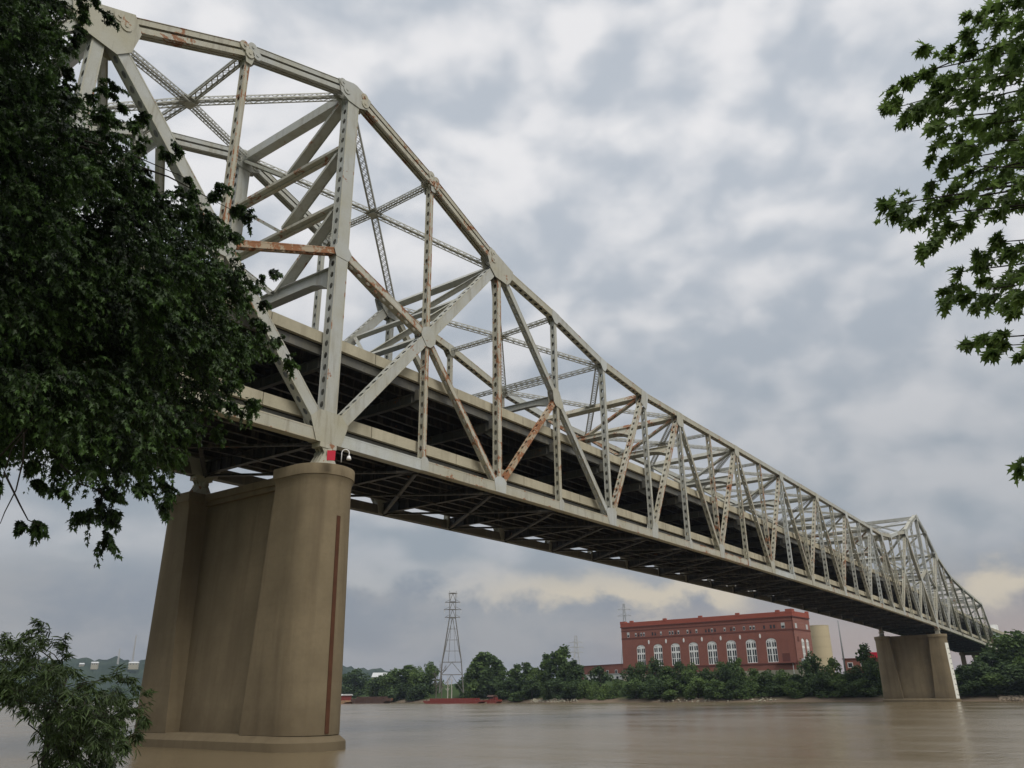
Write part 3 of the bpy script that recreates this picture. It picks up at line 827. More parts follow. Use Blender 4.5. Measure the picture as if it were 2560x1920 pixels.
for i, z in enumerate(np.arange(2.0, 17.0, 1.5)):
    mb = MB()
    for a in (-112, -104, -96):
        f = (z-1)/17.6; r = lerp(2.60, 2.44, f)+.06; yc = lerp(.02, .16, f); t = R(a)
        p = Vector((22*PAN+r*math.cos(t), yc+r*math.sin(t), z)); rad = Vector((math.cos(t), math.sin(t), 0)); tan = Vector((-rad.y, rad.x, 0))
        if a != -104: mb.boxa(p, rad, tan, EZ, .012, .07, .20)
        else: mb.boxa(p+EZ*(.12 if i % 2 else -.12), rad, tan, EZ, .012, .16, .05)
    mb.build('gauge_mark', BLACK, g)

# things standing on the near pier
dd = ray(827, 1151); q = EYE+dd*((CAPZ+.02-EYE.z)/dd.z); q.z = CAPZ
rs = empty('red_sign_board', q, R(-42), 'small bright red board standing beside the bearing on the near pier', 'sign')
mb = MB(); mb.box(-.31, .31, -.04, .04, .02, .80); mb.build('board', SIGNRED, rs)
mb = MB()
for xx in (-.26, .26): mb.box(xx-.03, xx+.03, .042, .1, 0, .78)
mb.build('support_post', GREYMETAL, rs)
dd = ray(853, 1155); q = EYE+dd*((CAPZ+.02-EYE.z)/dd.z); q.z = CAPZ
nl = empty('gooseneck_lamp', q, R(-42), 'white gooseneck navigation lamp on the rim of the near pier cap', 'lamp')
mb = MB(); mb.tube([(0, 0, 0), (0, 0, .75)]+[(.28-.28*math.cos(t), 0, .75+.28*math.sin(t)) for t in np.linspace(.3, math.pi, 9)]+[(.56, 0, .55)], .04, 8); mb.build('gooseneck', WHITE, nl, True)
mb = MB(); mb.loft([[Vector((.56+r*math.cos(t), r*math.sin(t), z)) for t in [2*math.pi*i/14 for i in range(14)]] for z, r in ((.55, .05), (.50, .12), (.34, .17), (.22, .19))]); mb.build('lamp_shade', WHITE, nl, True)

# ------------------------------------------------------------------ approach spans beyond the far end
def approach():
    x1, x2 = 34*PAN+.6, 34*PAN+150
    root = empty('approach_viaduct', (x1, TW/2, 0), 0, 'pale green girder approach road beyond the far end of the truss', 'viaduct')
    def put(mb, n, m): place_child(mb.build(n, m), root)
    zt = zb(34)
    mb = MB(); mb.box(x1, x2, .8, TW-.8, zt+8.3, zt+8.6); put(mb, 'upper_deck', PARAPET)
    mb = MB(); mb.box(x1, x2, .6, .95, zt+8.2, zt+9.5); mb.box(x1, x2, TW-.95, TW-.6, zt+8.2, zt+9.5); put(mb, 'parapet', PARAPET)
    mb = MB()
    for yy in (1.3, 5.5, TW-5.5, TW-1.3): mb.box(x1, x2, yy-.15, yy+.15, zt+6.2, zt+8.19)
    put(mb, 'girder', GREENSTEEL)
    mb = MB(); mb.box(x1, x2, .8, TW-.8, zt+1.4, zt+1.7); put(mb, 'lower_deck', PARAPET)
    mb = MB()
    for yy in (1.4, 5.6, TW-5.6, TW-1.4): mb.box(x1, x2, yy-.15, yy+.15, zt-.6, zt+1.39)
    put(mb, 'girder', GREENSTEEL)
    for i in range(4):
        xx = x1+4+i*36
        mb = MB()
        for yy in (1.6, TW-1.6): mb.box(xx-.9, xx+.9, yy-.9, yy+.9, 4, zt+6.1)
        mb.box(xx-1.2, xx+1.2, .4, TW-.4, zt-1.8, zt-.62)
        put(mb, 'column_bent', PIER)
    # box truck on the upper road
    tr = empty('box_truck', (x1+34, 3.4, zt+8.604), R(180), 'white box truck on the upper approach road past the truss end', 'truck')
    mb = MB(); mb.box(-4.2, 2.0, -1.25, 1.25, .95, 4.2); mb.build('cargo_box', WHITE, tr)
    mb = MB(); mb.prism([(2.1, .5), (4.3, .5), (4.3, 1.5), (3.9, 2.6), (2.1, 2.7)], Vector((0, 0, 0)), EX, EZ, EY, 2.2); mb.build('cab', WHITE, tr)
    mb = MB(); mb.box(-4.1, 4.1, -.5, .5, .55, .94); mb.build('chassis', BLACK, tr)
    for xx in (-2.9, 3.3):
        for yy in (-1.0, 1.0):
            mb = MB(); mb.prism([(.5*math.cos(t), .5*math.sin(t)) for t in [2*math.pi*i/14 for i in range(14)]], Vector((xx, yy, .5)), EX, EZ, EY, .3); mb.build('wheel', BLACK, tr)
approach()

# ------------------------------------------------------------------ the brick power station and its neighbours
PSR = Vector((311.16, 63.90, 0)); PSA = math.atan2(148.586-63.896, 316.359-311.161)
def power_station():
    root = empty('power_station', (PSR.x, PSR.y, 9.2), PSA, 'big red brick power station with tall white arched windows on the far bank', 'power station')
    # local frame: +x along the river front from the right hand corner, +y away from the river is -y
    G = 9.2
    LN, DP, H = 84.85, 18.8, 35.22-G
    def z(a): return a-G
    IN = -1.0                       # inland direction in local y
    wins = [10.5+9.15*i for i in range(8)]
    def arch_pts(cx, w, zb_, zt, n=10):
        r = w/2; pts = [(cx-r, zb_), (cx+r, zb_)]
        rise = r*.62
        for i in range(n+1):
            t = math.pi*i/n; pts.append((cx+r*math.cos(t), zt-rise+rise*math.sin(t)))
        return pts
    # front wall built as strips round the window openings
    def wall_with_arches(length, arches, z0, z1, o, e1, nrm, t, name):
        mb = MB(); xs = 0.0
        def rect(a, b, c, d): 
            mb.prism([(a, c), (b, c), (b, d), (a, d)], o, e1, EZ, nrm, t)
        zt = max(a[3] for a in arches); zbm = min(a[2] for a in arches)
        rect(0, length, z0, zbm); rect(0, length, zt+.3, z1)
        for cx, w, zb_, zt_ in arches:
            rect(xs, cx-w/2, zbm, zt+.3)
            # spandrel over the arch
            r = w/2; rise = r*.62; n = 10
            for i in range(n):
                t0, t1 = math.pi*i/n, math.pi*(i+1)/n
                xa, za = cx+r*math.cos(t0), zt_-rise+rise*math.sin(t0); xb, zb2 = cx+r*math.cos(t1), zt_-rise+rise*math.sin(t1)
                mb.prism([(xb, zb2), (xa, za), (xa, zt+.3), (xb, zt+.3)], o, e1, EZ, nrm, t)
            xs = cx+w/2
        rect(xs, length, zbm, zt+.3)
        return mb
    front = [(x, 4.6, z(15.0), z(24.75)) for x in wins]
    side = [(8.6, 3.4, z(15.3), z(24.5)), (13.7, 3.4, z(15.3), z(24.5))]
    O = Vector((0, 0, 0))
    SX = Vector((0, IN, 0))         # along the side wall
    w1 = wall_with_arches(LN, front, z(11.9), H-1.9, O+EY*(.30*IN), EX, EY, .6, 'wall'); w1.build('wall', BRICK, root)
    w2 = wall_with_arches(DP, side, z(11.9), H-1.9, O+EX*.30, SX, EX, .596, 'wall'); w2.build('wall', BRICK, root)
    mb = MB(); mb.box(LN-.6, LN, IN*.61, IN*DP, z(11.9), H-1.9); mb.box(.61, LN-.61, IN*(DP-.6), IN*DP, z(11.9), H-1.9); mb.build('wall', BRICK, root)
    mb = MB(); mb.box(-.15, LN+.15, -IN*.15, IN*(DP+.15), -3, z(11.9)); mb.build('foundation', STONE, root)
    mb = MB(); mb.box(.7, LN-.7, IN*.7, IN*(DP-.7), H-2.4, H-2.0); mb.build('roof', ROOFGREY, root)
    # back plane inside so the glass is not see-through to the sky
    mb = MB(); mb.box(1, LN-1, IN*6.0, IN*6.2, 0, H-3); mb.box(6.0, 6.2, IN*6.3, IN*(DP-1), 0, H-3); mb.build('inner_wall', BLACK, root)
    # cornice and parapet
    mb = MB(); mb.box(-.35, LN+.35, -IN*.35, IN*.7, H-2.35, H-1.902); mb.box(-.35, .7, IN*.702, IN*(DP+.35), H-2.35, H-1.902)
    mb.build('cornice', BRICK_SHADE, root)
    mb = MB(); mb.box(-.22, LN+.22, -IN*.22, IN*.5, H-1.9, H); mb.box(-.22, .5, IN*.502, IN*(DP+.22), H-1.9, H); mb.box(LN-.5, LN+.22, IN*.502, IN*(DP+.22), H-1.9, H); mb.box(.51, LN-.51, IN*(DP-.5), IN*(DP+.22), H-1.9, H)
    for x in (6.1, 24.4, 42.4, 60.7, 78.8): mb.box(x-.9, x+.9, -IN*.3, IN*.6, H-.6, H+.75)
    mb.box(-.3, 2.6, -IN*.3, IN*2.6, H-.6, H+.9); mb.box(LN-2.3, LN+.3, -IN*.3, IN*2.3, H-.6, H+.6)
    for y_ in (DP-1.2, ): mb.box(-.3, .6, IN*(y_-1.2), IN*(y_+1.2), H-.6, H+.8)
    mb.build('parapet', BRICK_TRIM, root)
    mb = MB(); mb.box(-.1, LN+.1, -IN*.1, IN*.1-.0, z(27.6), z(28.15)); mb.box(-.1, .1, IN*.102, IN*DP, z(27.6), z(28.15)); mb.box(-.22, LN+.1, -IN*.22, IN*.1, z(14.2), z(14.75)); mb.box(-.22, .1, IN*.102, IN*DP, z(14.2), z(14.75))
    mb.box(-.08, LN, -IN*.08, IN*.1, z(31.2), z(31.6)); mb.build('string_course', BRICK_SHADE, root)
    rnd = random.Random(5)
    def arched_window(cx, w, zb_, zt, o, e1, nrm):
        # frame with mullions as one mesh, glass behind
        mb = MB(); r = w/2; rise = r*.62
        def b(a, c, wd): mb.prism([(a[0], a[1]), (c[0], c[1])], o, e1, EZ, nrm, .1) if False else None
        def rect(a, b_, c, d): mb.prism([(a, c), (b_, c), (b_, d), (a, d)], o, e1, EZ, nrm, .16)
        rect(cx-.30, cx+.30, zb_, zt-.05)
        for q in (-1, 1):
            rect(cx+q*r*.5-.11, cx+q*r*.5+.11, zb_, zt-rise*.5)
            rect(cx+q*(r-.12)-.1, cx+q*(r-.12)+.1, zb_, zt-rise-.2)
        def rect2(a, b_, c, d): mb.prism([(a, c), (b_, c), (b_, d), (a, d)], o, e1, EZ, nrm, .12)
        rect2(cx-r+.03, cx+r-.03, zb_+.0, zb_+.25)
        rect2(cx-r+.03, cx+r-.03, zb_+2.9, zb_+3.15)
        rect2(cx-r+.03, cx+r-.03, zt-rise-2.9, zt-rise-2.1)          # white panel band
        rect2(cx-r+.03, cx+r-.03, zt-rise-.28, zt-rise)
        n = 10
        for i in range(n):                                            # white fanlight panels
            t0, t1 = math.pi*i/n, math.pi*(i+1)/n
            k0 = .12 if (i*7+int(cx)) % 9 > 1 else .8
            mb.prism([(cx+(r-.04)*math.cos(t0), zt-rise+(rise-.04)*math.sin(t0)), (cx+(r-.04)*math.cos(t1), zt-rise+(rise-.04)*math.sin(t1)),
                      (cx+(r-.04)*k0*math.cos(t1), zt-rise+(rise-.04)*k0*math.sin(t1)), (cx+(r-.04)*k0*math.cos(t0), zt-rise+(rise-.04)*k0*math.sin(t0))], o, e1, EZ, nrm, .11)
        fr = mb.build('window', WHITE, root)
        g_ = MB(); g_.prism(arch_pts(cx, w-.05, zb_, zt-.02), o-nrm*.16, e1, EZ, nrm, .06); g_.build('glass', GLASS, fr)
        return fr
    for cx, w, a, b in front: arched_window(cx, w, a, b, O+EY*(.22*IN), EX, -EY*IN)
    for cx, w, a, b in side: arched_window(cx, w, a, b, O+EX*.22, SX, -EX)
    # rows of small upper windows, four to a bay, some bricked or boarded
    for i, x in enumerate(wins):
        for j in range(4):
            xx = x-2.25+j*1.5
            if rnd.random() < .12: continue
            mb = MB(); mb.box(xx-.45, xx+.45, -IN*.06, IN*.1, z(28.55), z(30.2)); fr = mb.build('small_window', ROOFGREY if rnd.random() < .6 else BRICK_SHADE, root)
            mb = MB(); mb.box(xx-.36, xx+.36, -IN*.075, -IN*.055, z(28.7), z(29.35+.7*rnd.random())); mb.build('pane', GLASS, fr)
    for xx, w in ((4.4, 1.6), (81.0, 1.3)):
        mb = MB(); mb.box(xx-w/2, xx+w/2, -IN*.06, IN*.1, z(28.4), z(30.7)); fr = mb.build('small_window', ROOFGREY, root)
        mb = MB(); mb.box(xx-w/2+.15, xx+w/2-.15, -IN*.075, -IN*.055, z(28.6), z(29.5)); mb.build('pane', GLASS, fr)
    for i in range(8):             # pale vents between the arches
        x = 5.9+9.15*i
        if i == 0: continue
        mb = MB(); mb.prism([(.55*math.cos(t)*.7, .95*math.sin(t)) for t in [2*math.pi*q/12 for q in range(12)]], Vector((x, -IN*.10, z(25.8))), EX, EZ, EY, .2); mb.build('round_vent', WHITE, root)
    for yy, zz in ((3.0, 29.4), (15.2, 29.4), (3.6, 24)):
        mb = MB(); mb.box(-.06, .1, IN*(yy-1), IN*(yy+1), z(zz-1), z(zz+1)); mb.build('small_window', ROOFGREY if zz > 25 else BRICK_SHADE, root)
    # doorway canopy, drain pipe and service platform at the near corner
    mb = MB(); mb.box(1.2, 9.0, -IN*1.6, -IN*.225, z(14.4), z(14.7)); mb.build('canopy', BRICK_SHADE, root)
    mb = MB(); mb.tube([(2.0, -IN*.5, z(9.6)), (2.0, -IN*.5, z(14.3))], .14); mb.build('drain_pipe', ROOFGREY, root)
    mb = MB(); mb.box(3.0, 6.2, -IN*.06, IN*.1, z(15.2), z(18.4)); mb.build('door', BRICK_SHADE, root)
    ar = empty('service_shed', (PSR.x-3.5, PSR.y-4.0, 9.0), PSA, 'small grey plant shed with a tank at the right end of the power station', 'shed')
    mb = MB(); mb.box(-2.4, 2.4, -2, 2, 0, 3.6); mb.build('shed_wall', STONE, ar)
    mb = MB(); mb.box(-2.7, 2.7, -2.3, 2.3, 3.602, 3.9); mb.build('roof', BLACK, ar)
    mb = MB(); mb.loft([[Vector((r*math.cos(t), r*math.sin(t)+.2, zz)) for t in [2*math.pi*q/16 for q in range(16)]] for zz, r in ((3.9, 1.3), (6.6, 1.3), (7.0, .7))]); mb.build('tank', GREYMETAL, ar, True)
    for xx in (-1.4, .6):
        mb = MB(); mb.box(xx, xx+1, -2.05, -1.99, .0, 2.2); mb.build('door', WHITE, ar)
power_station()

def low_block(name, P, Q, depth, z0, z1, mat, label, cat, nwin=5, roof=None, wz=None):
    """long low building whose front runs from P to Q"""
    P = Vector((P[0], P[1], z0)); Q = Vector((Q[0], Q[1], z0)); d = (Q-P); L = d.length; a = math.atan2(d.y, d.x)
    root = empty(name, P, a, label, cat); H = z1-z0
    mb = MB(); mb.box(0, L, 0, -depth, -3, H); mb.build('wall', mat, root)
    mb = MB(); mb.box(-.3, L+.3, .3, -depth-.3, H+.002, H+.4); mb.build('roof', roof or BRICK_SHADE, root)
    zz = wz or H*.45
    for i in range(nwin):
        x = L*(i+.5)/nwin
        mb = MB(); mb.box(x-1.0, x+1.0, .08, -.1, zz, zz+2.0); f = mb.build('window', WHITE, root)
        mb = MB(); mb.box(x-.8, x+.8, .1, .06, zz+.2, zz+1.8); mb.build('pane', GLASS, f)
    return root
low_block('brick_warehouse', (349, 163), (366.4, 204.5), 20, 9.5, 17.6, BRICK, 'low red brick warehouse joined to the left of the power station', 'warehouse', 6)
low_block('loading_dock', (331, 158), (341, 186), 8, 8.6, 12.4, WHITE, 'white metal loading shed in front of the low brick warehouse', 'shed', 5, ROOFGREY, 1.0)
rb = low_block('brick_workshop', (320.5, 33), (317.5, 47.5), 16, 9.5, 15.4, BRICK, 'low red brick workshop with a red roof box right of the thin pole', 'workshop', 3)
mb = MB(); mb.box(1.5, 6.0, -3, -9, 6.31, 8.5); mb.build('roof_box', SIGNRED, rb)
tk = empty('storage_tank', (402, 80.3, 9.5), 0, 'tall cream cylindrical tank behind the right end of the power station', 'tank')
mb = MB(); mb.loft([[Vector((5.2*math.cos(t), 5.2*math.sin(t), z)) for t in [2*math.pi*q/40 for q in range(40)]] for z in (0, 25.3)], True); autosmooth(mb.build('tank_shell', TANK, tk))
mb = MB()
for z in (5, 10, 15, 20, 25.31): mb.loft([[Vector((5.26*math.cos(t), 5.26*math.sin(t), z+q)) for t in [2*math.pi*k/40 for k in range(40)]] for q in (0, .3)])
mb.build('hoop', TANK, tk)
pl = empty('lamp_mast', (277.5, 36.5, 8.5), 0, 'thin pale grey pole rising alone to the right of the cream tank', 'pole')
mb = MB(); mb.tube([(0, 0, 0), (0, 0, 9), (0, 0, 19.2)], [.36, .28, .19], 10); mb.build('mast', GREYMETAL, pl, True)
mb = MB(); mb.box(-.55, .55, -.55, .55, -.6, .25); mb.build('base', STONE, pl)

# ------------------------------------------------------------------ lattice towers
def pylon(name, loc, z0, levels, arms, label, mat, rz, bar=.26, group=None):
    """levels: (z, half width); arms: (z, half length)"""
    root = empty(name, (loc[0], loc[1], z0), rz, label, 'pylon', group)
    mb = MB(); br = MB()
    for (za, wa), (zb_, wb) in zip(levels[:-1], levels[1:]):
        n = 1 if min(wa, wb) > 1.3 else max(1, int(round((zb_-za)/3.2)))
        for sx in (-1, 1):
            for sy in (-1, 1): mb.bar((sx*wa, sy*wa, za), (sx*wb, sy*wb, zb_), bar, bar)
        for i in range(n):
            a, b = i/n, (i+1)/n; wA, wB = wa+(wb-wa)*a, wa+(wb-wa)*b; zA, zB = za+(zb_-za)*a, za+(zb_-za)*b
            for s in (-1, 1):
                br.bar((-wA, s*wA, zA), (wB*.0, s*wB, zB), bar*.42, bar*.42); br.bar((wA, s*wA, zA), (0, s*wB, zB), bar*.42, bar*.42)
                br.bar((s*wA, -wA, zA), (s*wB, 0, zB), bar*.42, bar*.42); br.bar((s*wA, wA, zA), (s*wB, 0, zB), bar*.42, bar*.42)
                if zB-zA > 9:
                    for q in (-.36, .36):
                        br.bar((q*wA, s*wA, zA), (q*wB, s*wB, zB), bar*.34, bar*.34); br.bar((s*wA, q*wA, zA), (s*wB, q*wB, zB), bar*.34, bar*.34)
                    for e in (.25, .5, .75):
                        we = wA+(wB-wA)*e; ze = zA+(zB-zA)*e; br.bar((-we, s*we, ze), (we, s*we, ze), bar*.3, bar*.3); br.bar((s*we, -we, ze), (s*we, we, ze), bar*.3, bar*.3)
                br.bar((-wB, s*wB, zB), (wB, s*wB, zB), bar*.6, bar*.6); br.bar((s*wB, -wB, zB), (s*wB, wB, zB), bar*.6, bar*.6)
    mb.build('leg_frame', mat, root); br.build('lattice_brace', mat, root)
    for za, half in arms:
        w = float(np.interp(za, [l[0] for l in levels], [l[1] for l in levels]))
        ab = MB()
        for s in (-1, 1):
            for sy in (-1, 1): ab.bar((0, sy*w, za), (s*half, 0, za), bar*.7, bar*.7); 
            ab.bar((s*w, 0, za+1.3), (s*half, 0, za), bar*.5, bar*.5)
        a_ = ab.build('cross_arm', mat, root)
        ins = MB()
        for s in (-1, 1): ins.tube([(s*half*.95, 0, za-.1), (s*half*.95, 0, za-1.7)], .13, 6)
        ins.build('insulator', ROOFGREY, a_)
    return root
pylon('lattice_tower', (263.3, 210.4), 4.5, [(0, 5.6), (8, 4.95), (13.5, 4.5), (33.5, 1.45), (37.4, 1.45), (41, 1.45), (45.1, 1.45)], [(33.8, 3.6), (37.4, 4.2), (40.8, 3.6), (44.9, 2.0)], 'tall dark lattice tower with flared legs standing on the far bank', TOWERMETAL, R(130), .30)
pylon('lattice_tower', (415.2, 200.4), 10, [(0, 4.4), (22, 2.0), (35, .7), (45.3, .45)], [(38.2, 4.2), (41.9, 4.0)], 'grey lattice tower with two crossarms showing above the left end of the brick roof', GREYMETAL, R(118), .26)
pylon('lattice_tower', (637.2, 375.0), 11, [(0, 5), (22, 2.6), (34, 1.6), (43.8, 1.0)], [(29, 6.5), (33.5, 6.8), (38, 6.2)], 'faint pale lattice tower far away between the trees and the brick warehouse', HAZEMETAL, R(122), .42)
for (u, v, D, h, lab) in ((341, 1588, 2100, 76, 'taller thin radio mast on the distant wooded hill'), (300, 1622, 2105, 50, 'shorter thin radio mast on the distant wooded hill')):
    p = at(u, v, D)
    pylon('radio_mast', (p.x, p.y), p.z-h, [(0, 3.0), (h*.3, 1.2), (h, .5)], [], lab, HAZEMETAL, 0, .8, 'masts on the hill')

# pale houses on the hill and by the trees
def house(u, v, D, w, h, label, roofm=None):
    p = at(u, v, D); root = empty('hill_house', (p.x, p.y, p.z-h), math.atan2(p.y-EYE.y, p.x-EYE.x)+R(80), label, 'house')
    mb = MB(); mb.box(-w/2, w/2, -5, 5, -8, h); mb.build('wall', STONE, root)
    mb = MB(); mb.prism([(-5.6, 0), (5.6, 0), (0, 3.0)], Vector((0, 0, h)), EY, EZ, EX, w+1); mb.build('roof', roofm or ROOFGREY, root)
    for q in (-1, 0, 1):
        for s in (-1, 1):
            mb = MB(); mb.box(q*w*.3-1, q*w*.3+1, s*5.05, s*4.9, h*.4, h*.4+2); mb.build('window', GLASS, root)
house(238, 1658, 2080, 14, 5, 'white house standing alone on the distant hilltop left of the near pier')
house(335, 1658, 2060, 20, 5, 'long pale house below the masts on the distant hill')
house(205, 1661, 2090, 9, 4, 'small pale house half hidden by trees on the distant hilltop')
house(950, 1693, 600, 9, 6, 'pale house with a light roof among the trees above the barges', ROOFGREY)

# ------------------------------------------------------------------ barges and boats along the far bank
def barge(P, Q, beam, h, mat, label, cover=None, name='river_barge', cat='barge'):
    P = Vector((P[0], P[1], 0)); Q = Vector((Q[0], Q[1], 0)); d = Q-P; L = d.length
    root = empty(name, P, math.atan2(d.y, d.x), label, cat)
    mb = MB(); prof = [(0, h*.55), (0, h), (L, h), (L, h*.5), (L-beam*.35, -.6), (beam*.35, -.6)]
    mb.prism(prof, Vector((0, 0, 0)), EX, EZ, EY, beam); mb.build('hull', mat, root)
    mb = MB()
    for s in (-1, 1): mb.box(beam*.4, L-beam*.4, s*(beam/2-.9), s*(beam/2-.75), h+.002, h+.9)
    for xx in (beam*.4, L-beam*.4): mb.box(xx-.08, xx+.08, -beam/2+.9, beam/2-.9, h+.003, h+.9)
    mb.build('coaming', mat, root)
    mb = MB()
    for xx in (1.5, L-1.5):
        for s in (-1, 1): mb.tube([(xx, s*(beam/2-.4), h), (xx, s*(beam/2-.4), h+.5)], .16, 8)
    mb.build('bollard', BLACK, root)
    if cover:
        x0, x1, hh, m1, m2 = cover
        mb = MB(); mb.box(x0, x1, -beam/2+.6, beam/2-.6, h+.004, h+hh); mb.build('cabin', m1, root)
        mb = MB(); mb.prism([(-beam/2, 0), (beam/2, 0), (beam/2-.8, .7), (-beam/2+.8, .7)], Vector(((x0+x1)/2, 0, h+hh+.003)), EY, EZ, EX, x1-x0+1.2); mb.build('roof', m2, root)
        for i in range(5):
            xx = x0+(x1-x0)*(i+.5)/5
            mb = MB(); mb.box(xx-.6, xx+.6, beam/2-.62, beam/2-.56, h+hh*.4, h+hh*.8); mb.box(xx-.6, xx+.6, -beam/2+.62, -beam/2+.56, h+hh*.4, h+hh*.8); mb.build('window', GLASS, root)
    return root
barge((258.5, 221), (265, 193), 7.5, 1.3, REDHULL, 'long low red barge moored below the dark lattice tower')
barge((265.5, 190.5), (266.3, 184.5), 4.5, 1.5, REDHULL, 'short dark red workboat at the right end of the long red barge', (1.2, 3.2, 1.2, REDHULL, BROWNHULL), 'work_boat', 'boat')
barge((272, 318), (275.5, 290), 9, 1.6, TANHULL, 'boathouse barge with a pale roof moored just right of the near pier', (2, 25, 2.4, REDHULL, ROOFGREY))
barge((277, 289), (281.5, 268), 7.0, 2.4, BROWNHULL, 'dark brown empty barge moored behind the pale roofed boathouse barge')

# ------------------------------------------------------------------ trees on the far bank
def mesh_from_arrays(name, V, loop_idx, counts, mat, tint=None):
    me = bpy.data.meshes.new(name)
    me.vertices.add(len(V)); me.vertices.foreach_set('co', V.astype(np.float32).ravel())
    me.loops.add(len(loop_idx)); me.loops.foreach_set('vertex_index', loop_idx.astype(np.int32))
    starts = np.concatenate([[0], np.cumsum(counts)[:-1]]).astype(np.int32)
    me.polygons.add(len(counts)); me.polygons.foreach_set('loop_start', starts)
    me.update(calc_edges=True)
    if tint is not None:
        a = me.attributes.new('tint', 'FLOAT', 'POINT'); a.data.foreach_set('value', tint.astype(np.float32))
    me.materials.append(mat)
    return me
def leaves(P, A, Nn, size, tmpl, tint, fold=.35, wid=1.0):
    """P base points, A leaf axis, Nn leaf normal (n,3 each), size (n,), tmpl: right half outline [(x,y)...] from base to tip"""
    A = A/np.linalg.norm(A, axis=1, keepdims=True); B = np.cross(Nn, A); B /= np.linalg.norm(B, axis=1, keepdims=True)+1e-9; Nn = np.cross(A, B)
    R_ = np.array(tmpl); k = len(R_); pts = []
    ys = R_[:, 1]; xs = R_[:, 0]*wid
    right = P[:, None]+size[:, None, None]*(A[:, None]*ys[None, :, None]+B[:, None]*xs[None, :, None]+Nn[:, None]*((xs*fold-.25*ys**2)[None, :, None]))
    inner = list(range(1, k-1))
    left = P[:, None]+size[:, None, None]*(A[:, None]*ys[inner][None, :, None]-B[:, None]*xs[inner][None, :, None]+Nn[:, None]*((xs[inner]*fold-.25*ys[inner]**2)[None, :, None]))
    V = np.concatenate([right, left], 1); m = V.shape[1]; n = len(P)
    fr = np.arange(k); fl = np.array([0]+[k+i for i in range(len(inner))]+[k-1])[::-1]
    base = (np.arange(n)*m)[:, None]
    idx = np.concatenate([base+fr, base+fl], 1).ravel()
    counts = np.full(2*n, k)
    return V.reshape(-1, 3), idx, counts, np.repeat(tint, m)
CLUMP = [(0, 0), (.34, .10), (.52, .34), (.36, .60), (.42, .82), (.12, .95), (0, 1.0)]

def far_tree_mesh(seed, w, h, kind):
    """crown of leaf clumps in a few uneven lobes round a unit trunk; returns crown and trunk meshes"""
    rs = np.random.RandomState(seed)
    lobes = []
    if kind == 'broad': nl, low = 15, .16
    elif kind == 'tall': nl, low = 14, .14
    elif kind == 'airy': nl, low = 17, .28
    else: nl, low = 11, .05
    for i in range(nl):
        f = low+(1-low)*(i+.5)/nl
        env = math.sin(math.pi*min(1, (f*.92+.08)))**.6 if kind != 'shrub' else (1-f)**.45+.12
        if kind == 'tall': env = (1-max(0, f-.45)*1.25)*.9*min(1, f*3+.3)
        a = rs.rand()*6.28; rr = env*w*.5*rs.uniform(.35, .75)*(0.55 if f > .9 else 1)
        lr = w*rs.uniform(.17, .27)*(1.0 if kind != 'airy' else .72)*(.75 if f > .85 else 1)
        lobes.append((rr*math.cos(a), rr*math.sin(a), f*h-lr*.35, lr, lr*rs.uniform(.7, 1.0)))
    P, A, N_, S_, T_ = [], [], [], [], []
    for (x, y, z, r, rz) in lobes:
        n = int(150*(r/(w*.22))**2)
        d = rs.normal(size=(n, 3)); d /= np.linalg.norm(d, axis=1, keepdims=True)
        rad = rs.uniform(.55, 1.08, n)[:, None]
        p = np.array([x, y, z])+d*rad*np.array([r, r, rz])
        ax = d*.6+rs.normal(size=(n, 3))*.6; ax[:, 2] -= .15
        nn = d+rs.normal(size=(n, 3))*.55; nn[:, 2] += .35
        P.append(p); A.append(ax); N_.append(nn); S_.append(rs.uniform(.55, 1.25, n)*(.052*h if h > 10 else .09*h))
        T_.append(np.clip(rs.normal(.42, .2, n)+(.18 if d[:, 2].mean() > 0 else 0)+rs.uniform(-.18, .22), 0, 1))
    P, A, N_, S_, T_ = map(np.concatenate, (P, A, N_, S_, T_))
    P[:, 2] = np.maximum(P[:, 2], .15)
    V, idx, cnt, tint = leaves(P, A, N_, S_, CLUMP, T_, .3, 1.0)
    mb = MB(); tr = .018*h+.05
    mb.tube([(0, 0, -1.2), (0, 0, h*.2), (rs.uniform(-.3, .3), rs.uniform(-.3, .3), h*.55), (rs.uniform(-.5, .5), 0, h*.86)], [tr, tr*.8, tr*.5, tr*.12], 7)
    for (x, y, z, r, rz) in lobes[2::2]:
        z0 = max(h*.12, z*.62); mb.tube([(0, 0, z0), (x*.6, y*.6, (z0+z)/2+.3), (x, y, z)], [tr*.45, tr*.3, tr*.1], 5)
    return (V, idx, cnt, tint), mb
PROTO = {}
def proto(kind, var, mat):
    key = (kind, var, mat.name)
    if key not in PROTO:
        w, h = {'broad': (15, 18), 'tall': (10, 20), 'airy': (12, 20), 'shrub': (8, 6)}[kind]
        arr, mb = far_tree_mesh(100*var+len(kind), w, h, kind)
        crown = mesh_from_arrays('crown', *arr[:3], mat, arr[3])
        t = mb.build('trunk', BARK); tm = t.data; bpy.data.objects.remove(t)
        PROTO[key] = (crown, tm, w, h)
    return PROTO[key]
NAMES = {'broad': 'broadleaf_tree', 'tall': 'tall_tree', 'airy': 'open_crowned_tree', 'shrub': 'riverbank_shrub'}
TIDX = [0]
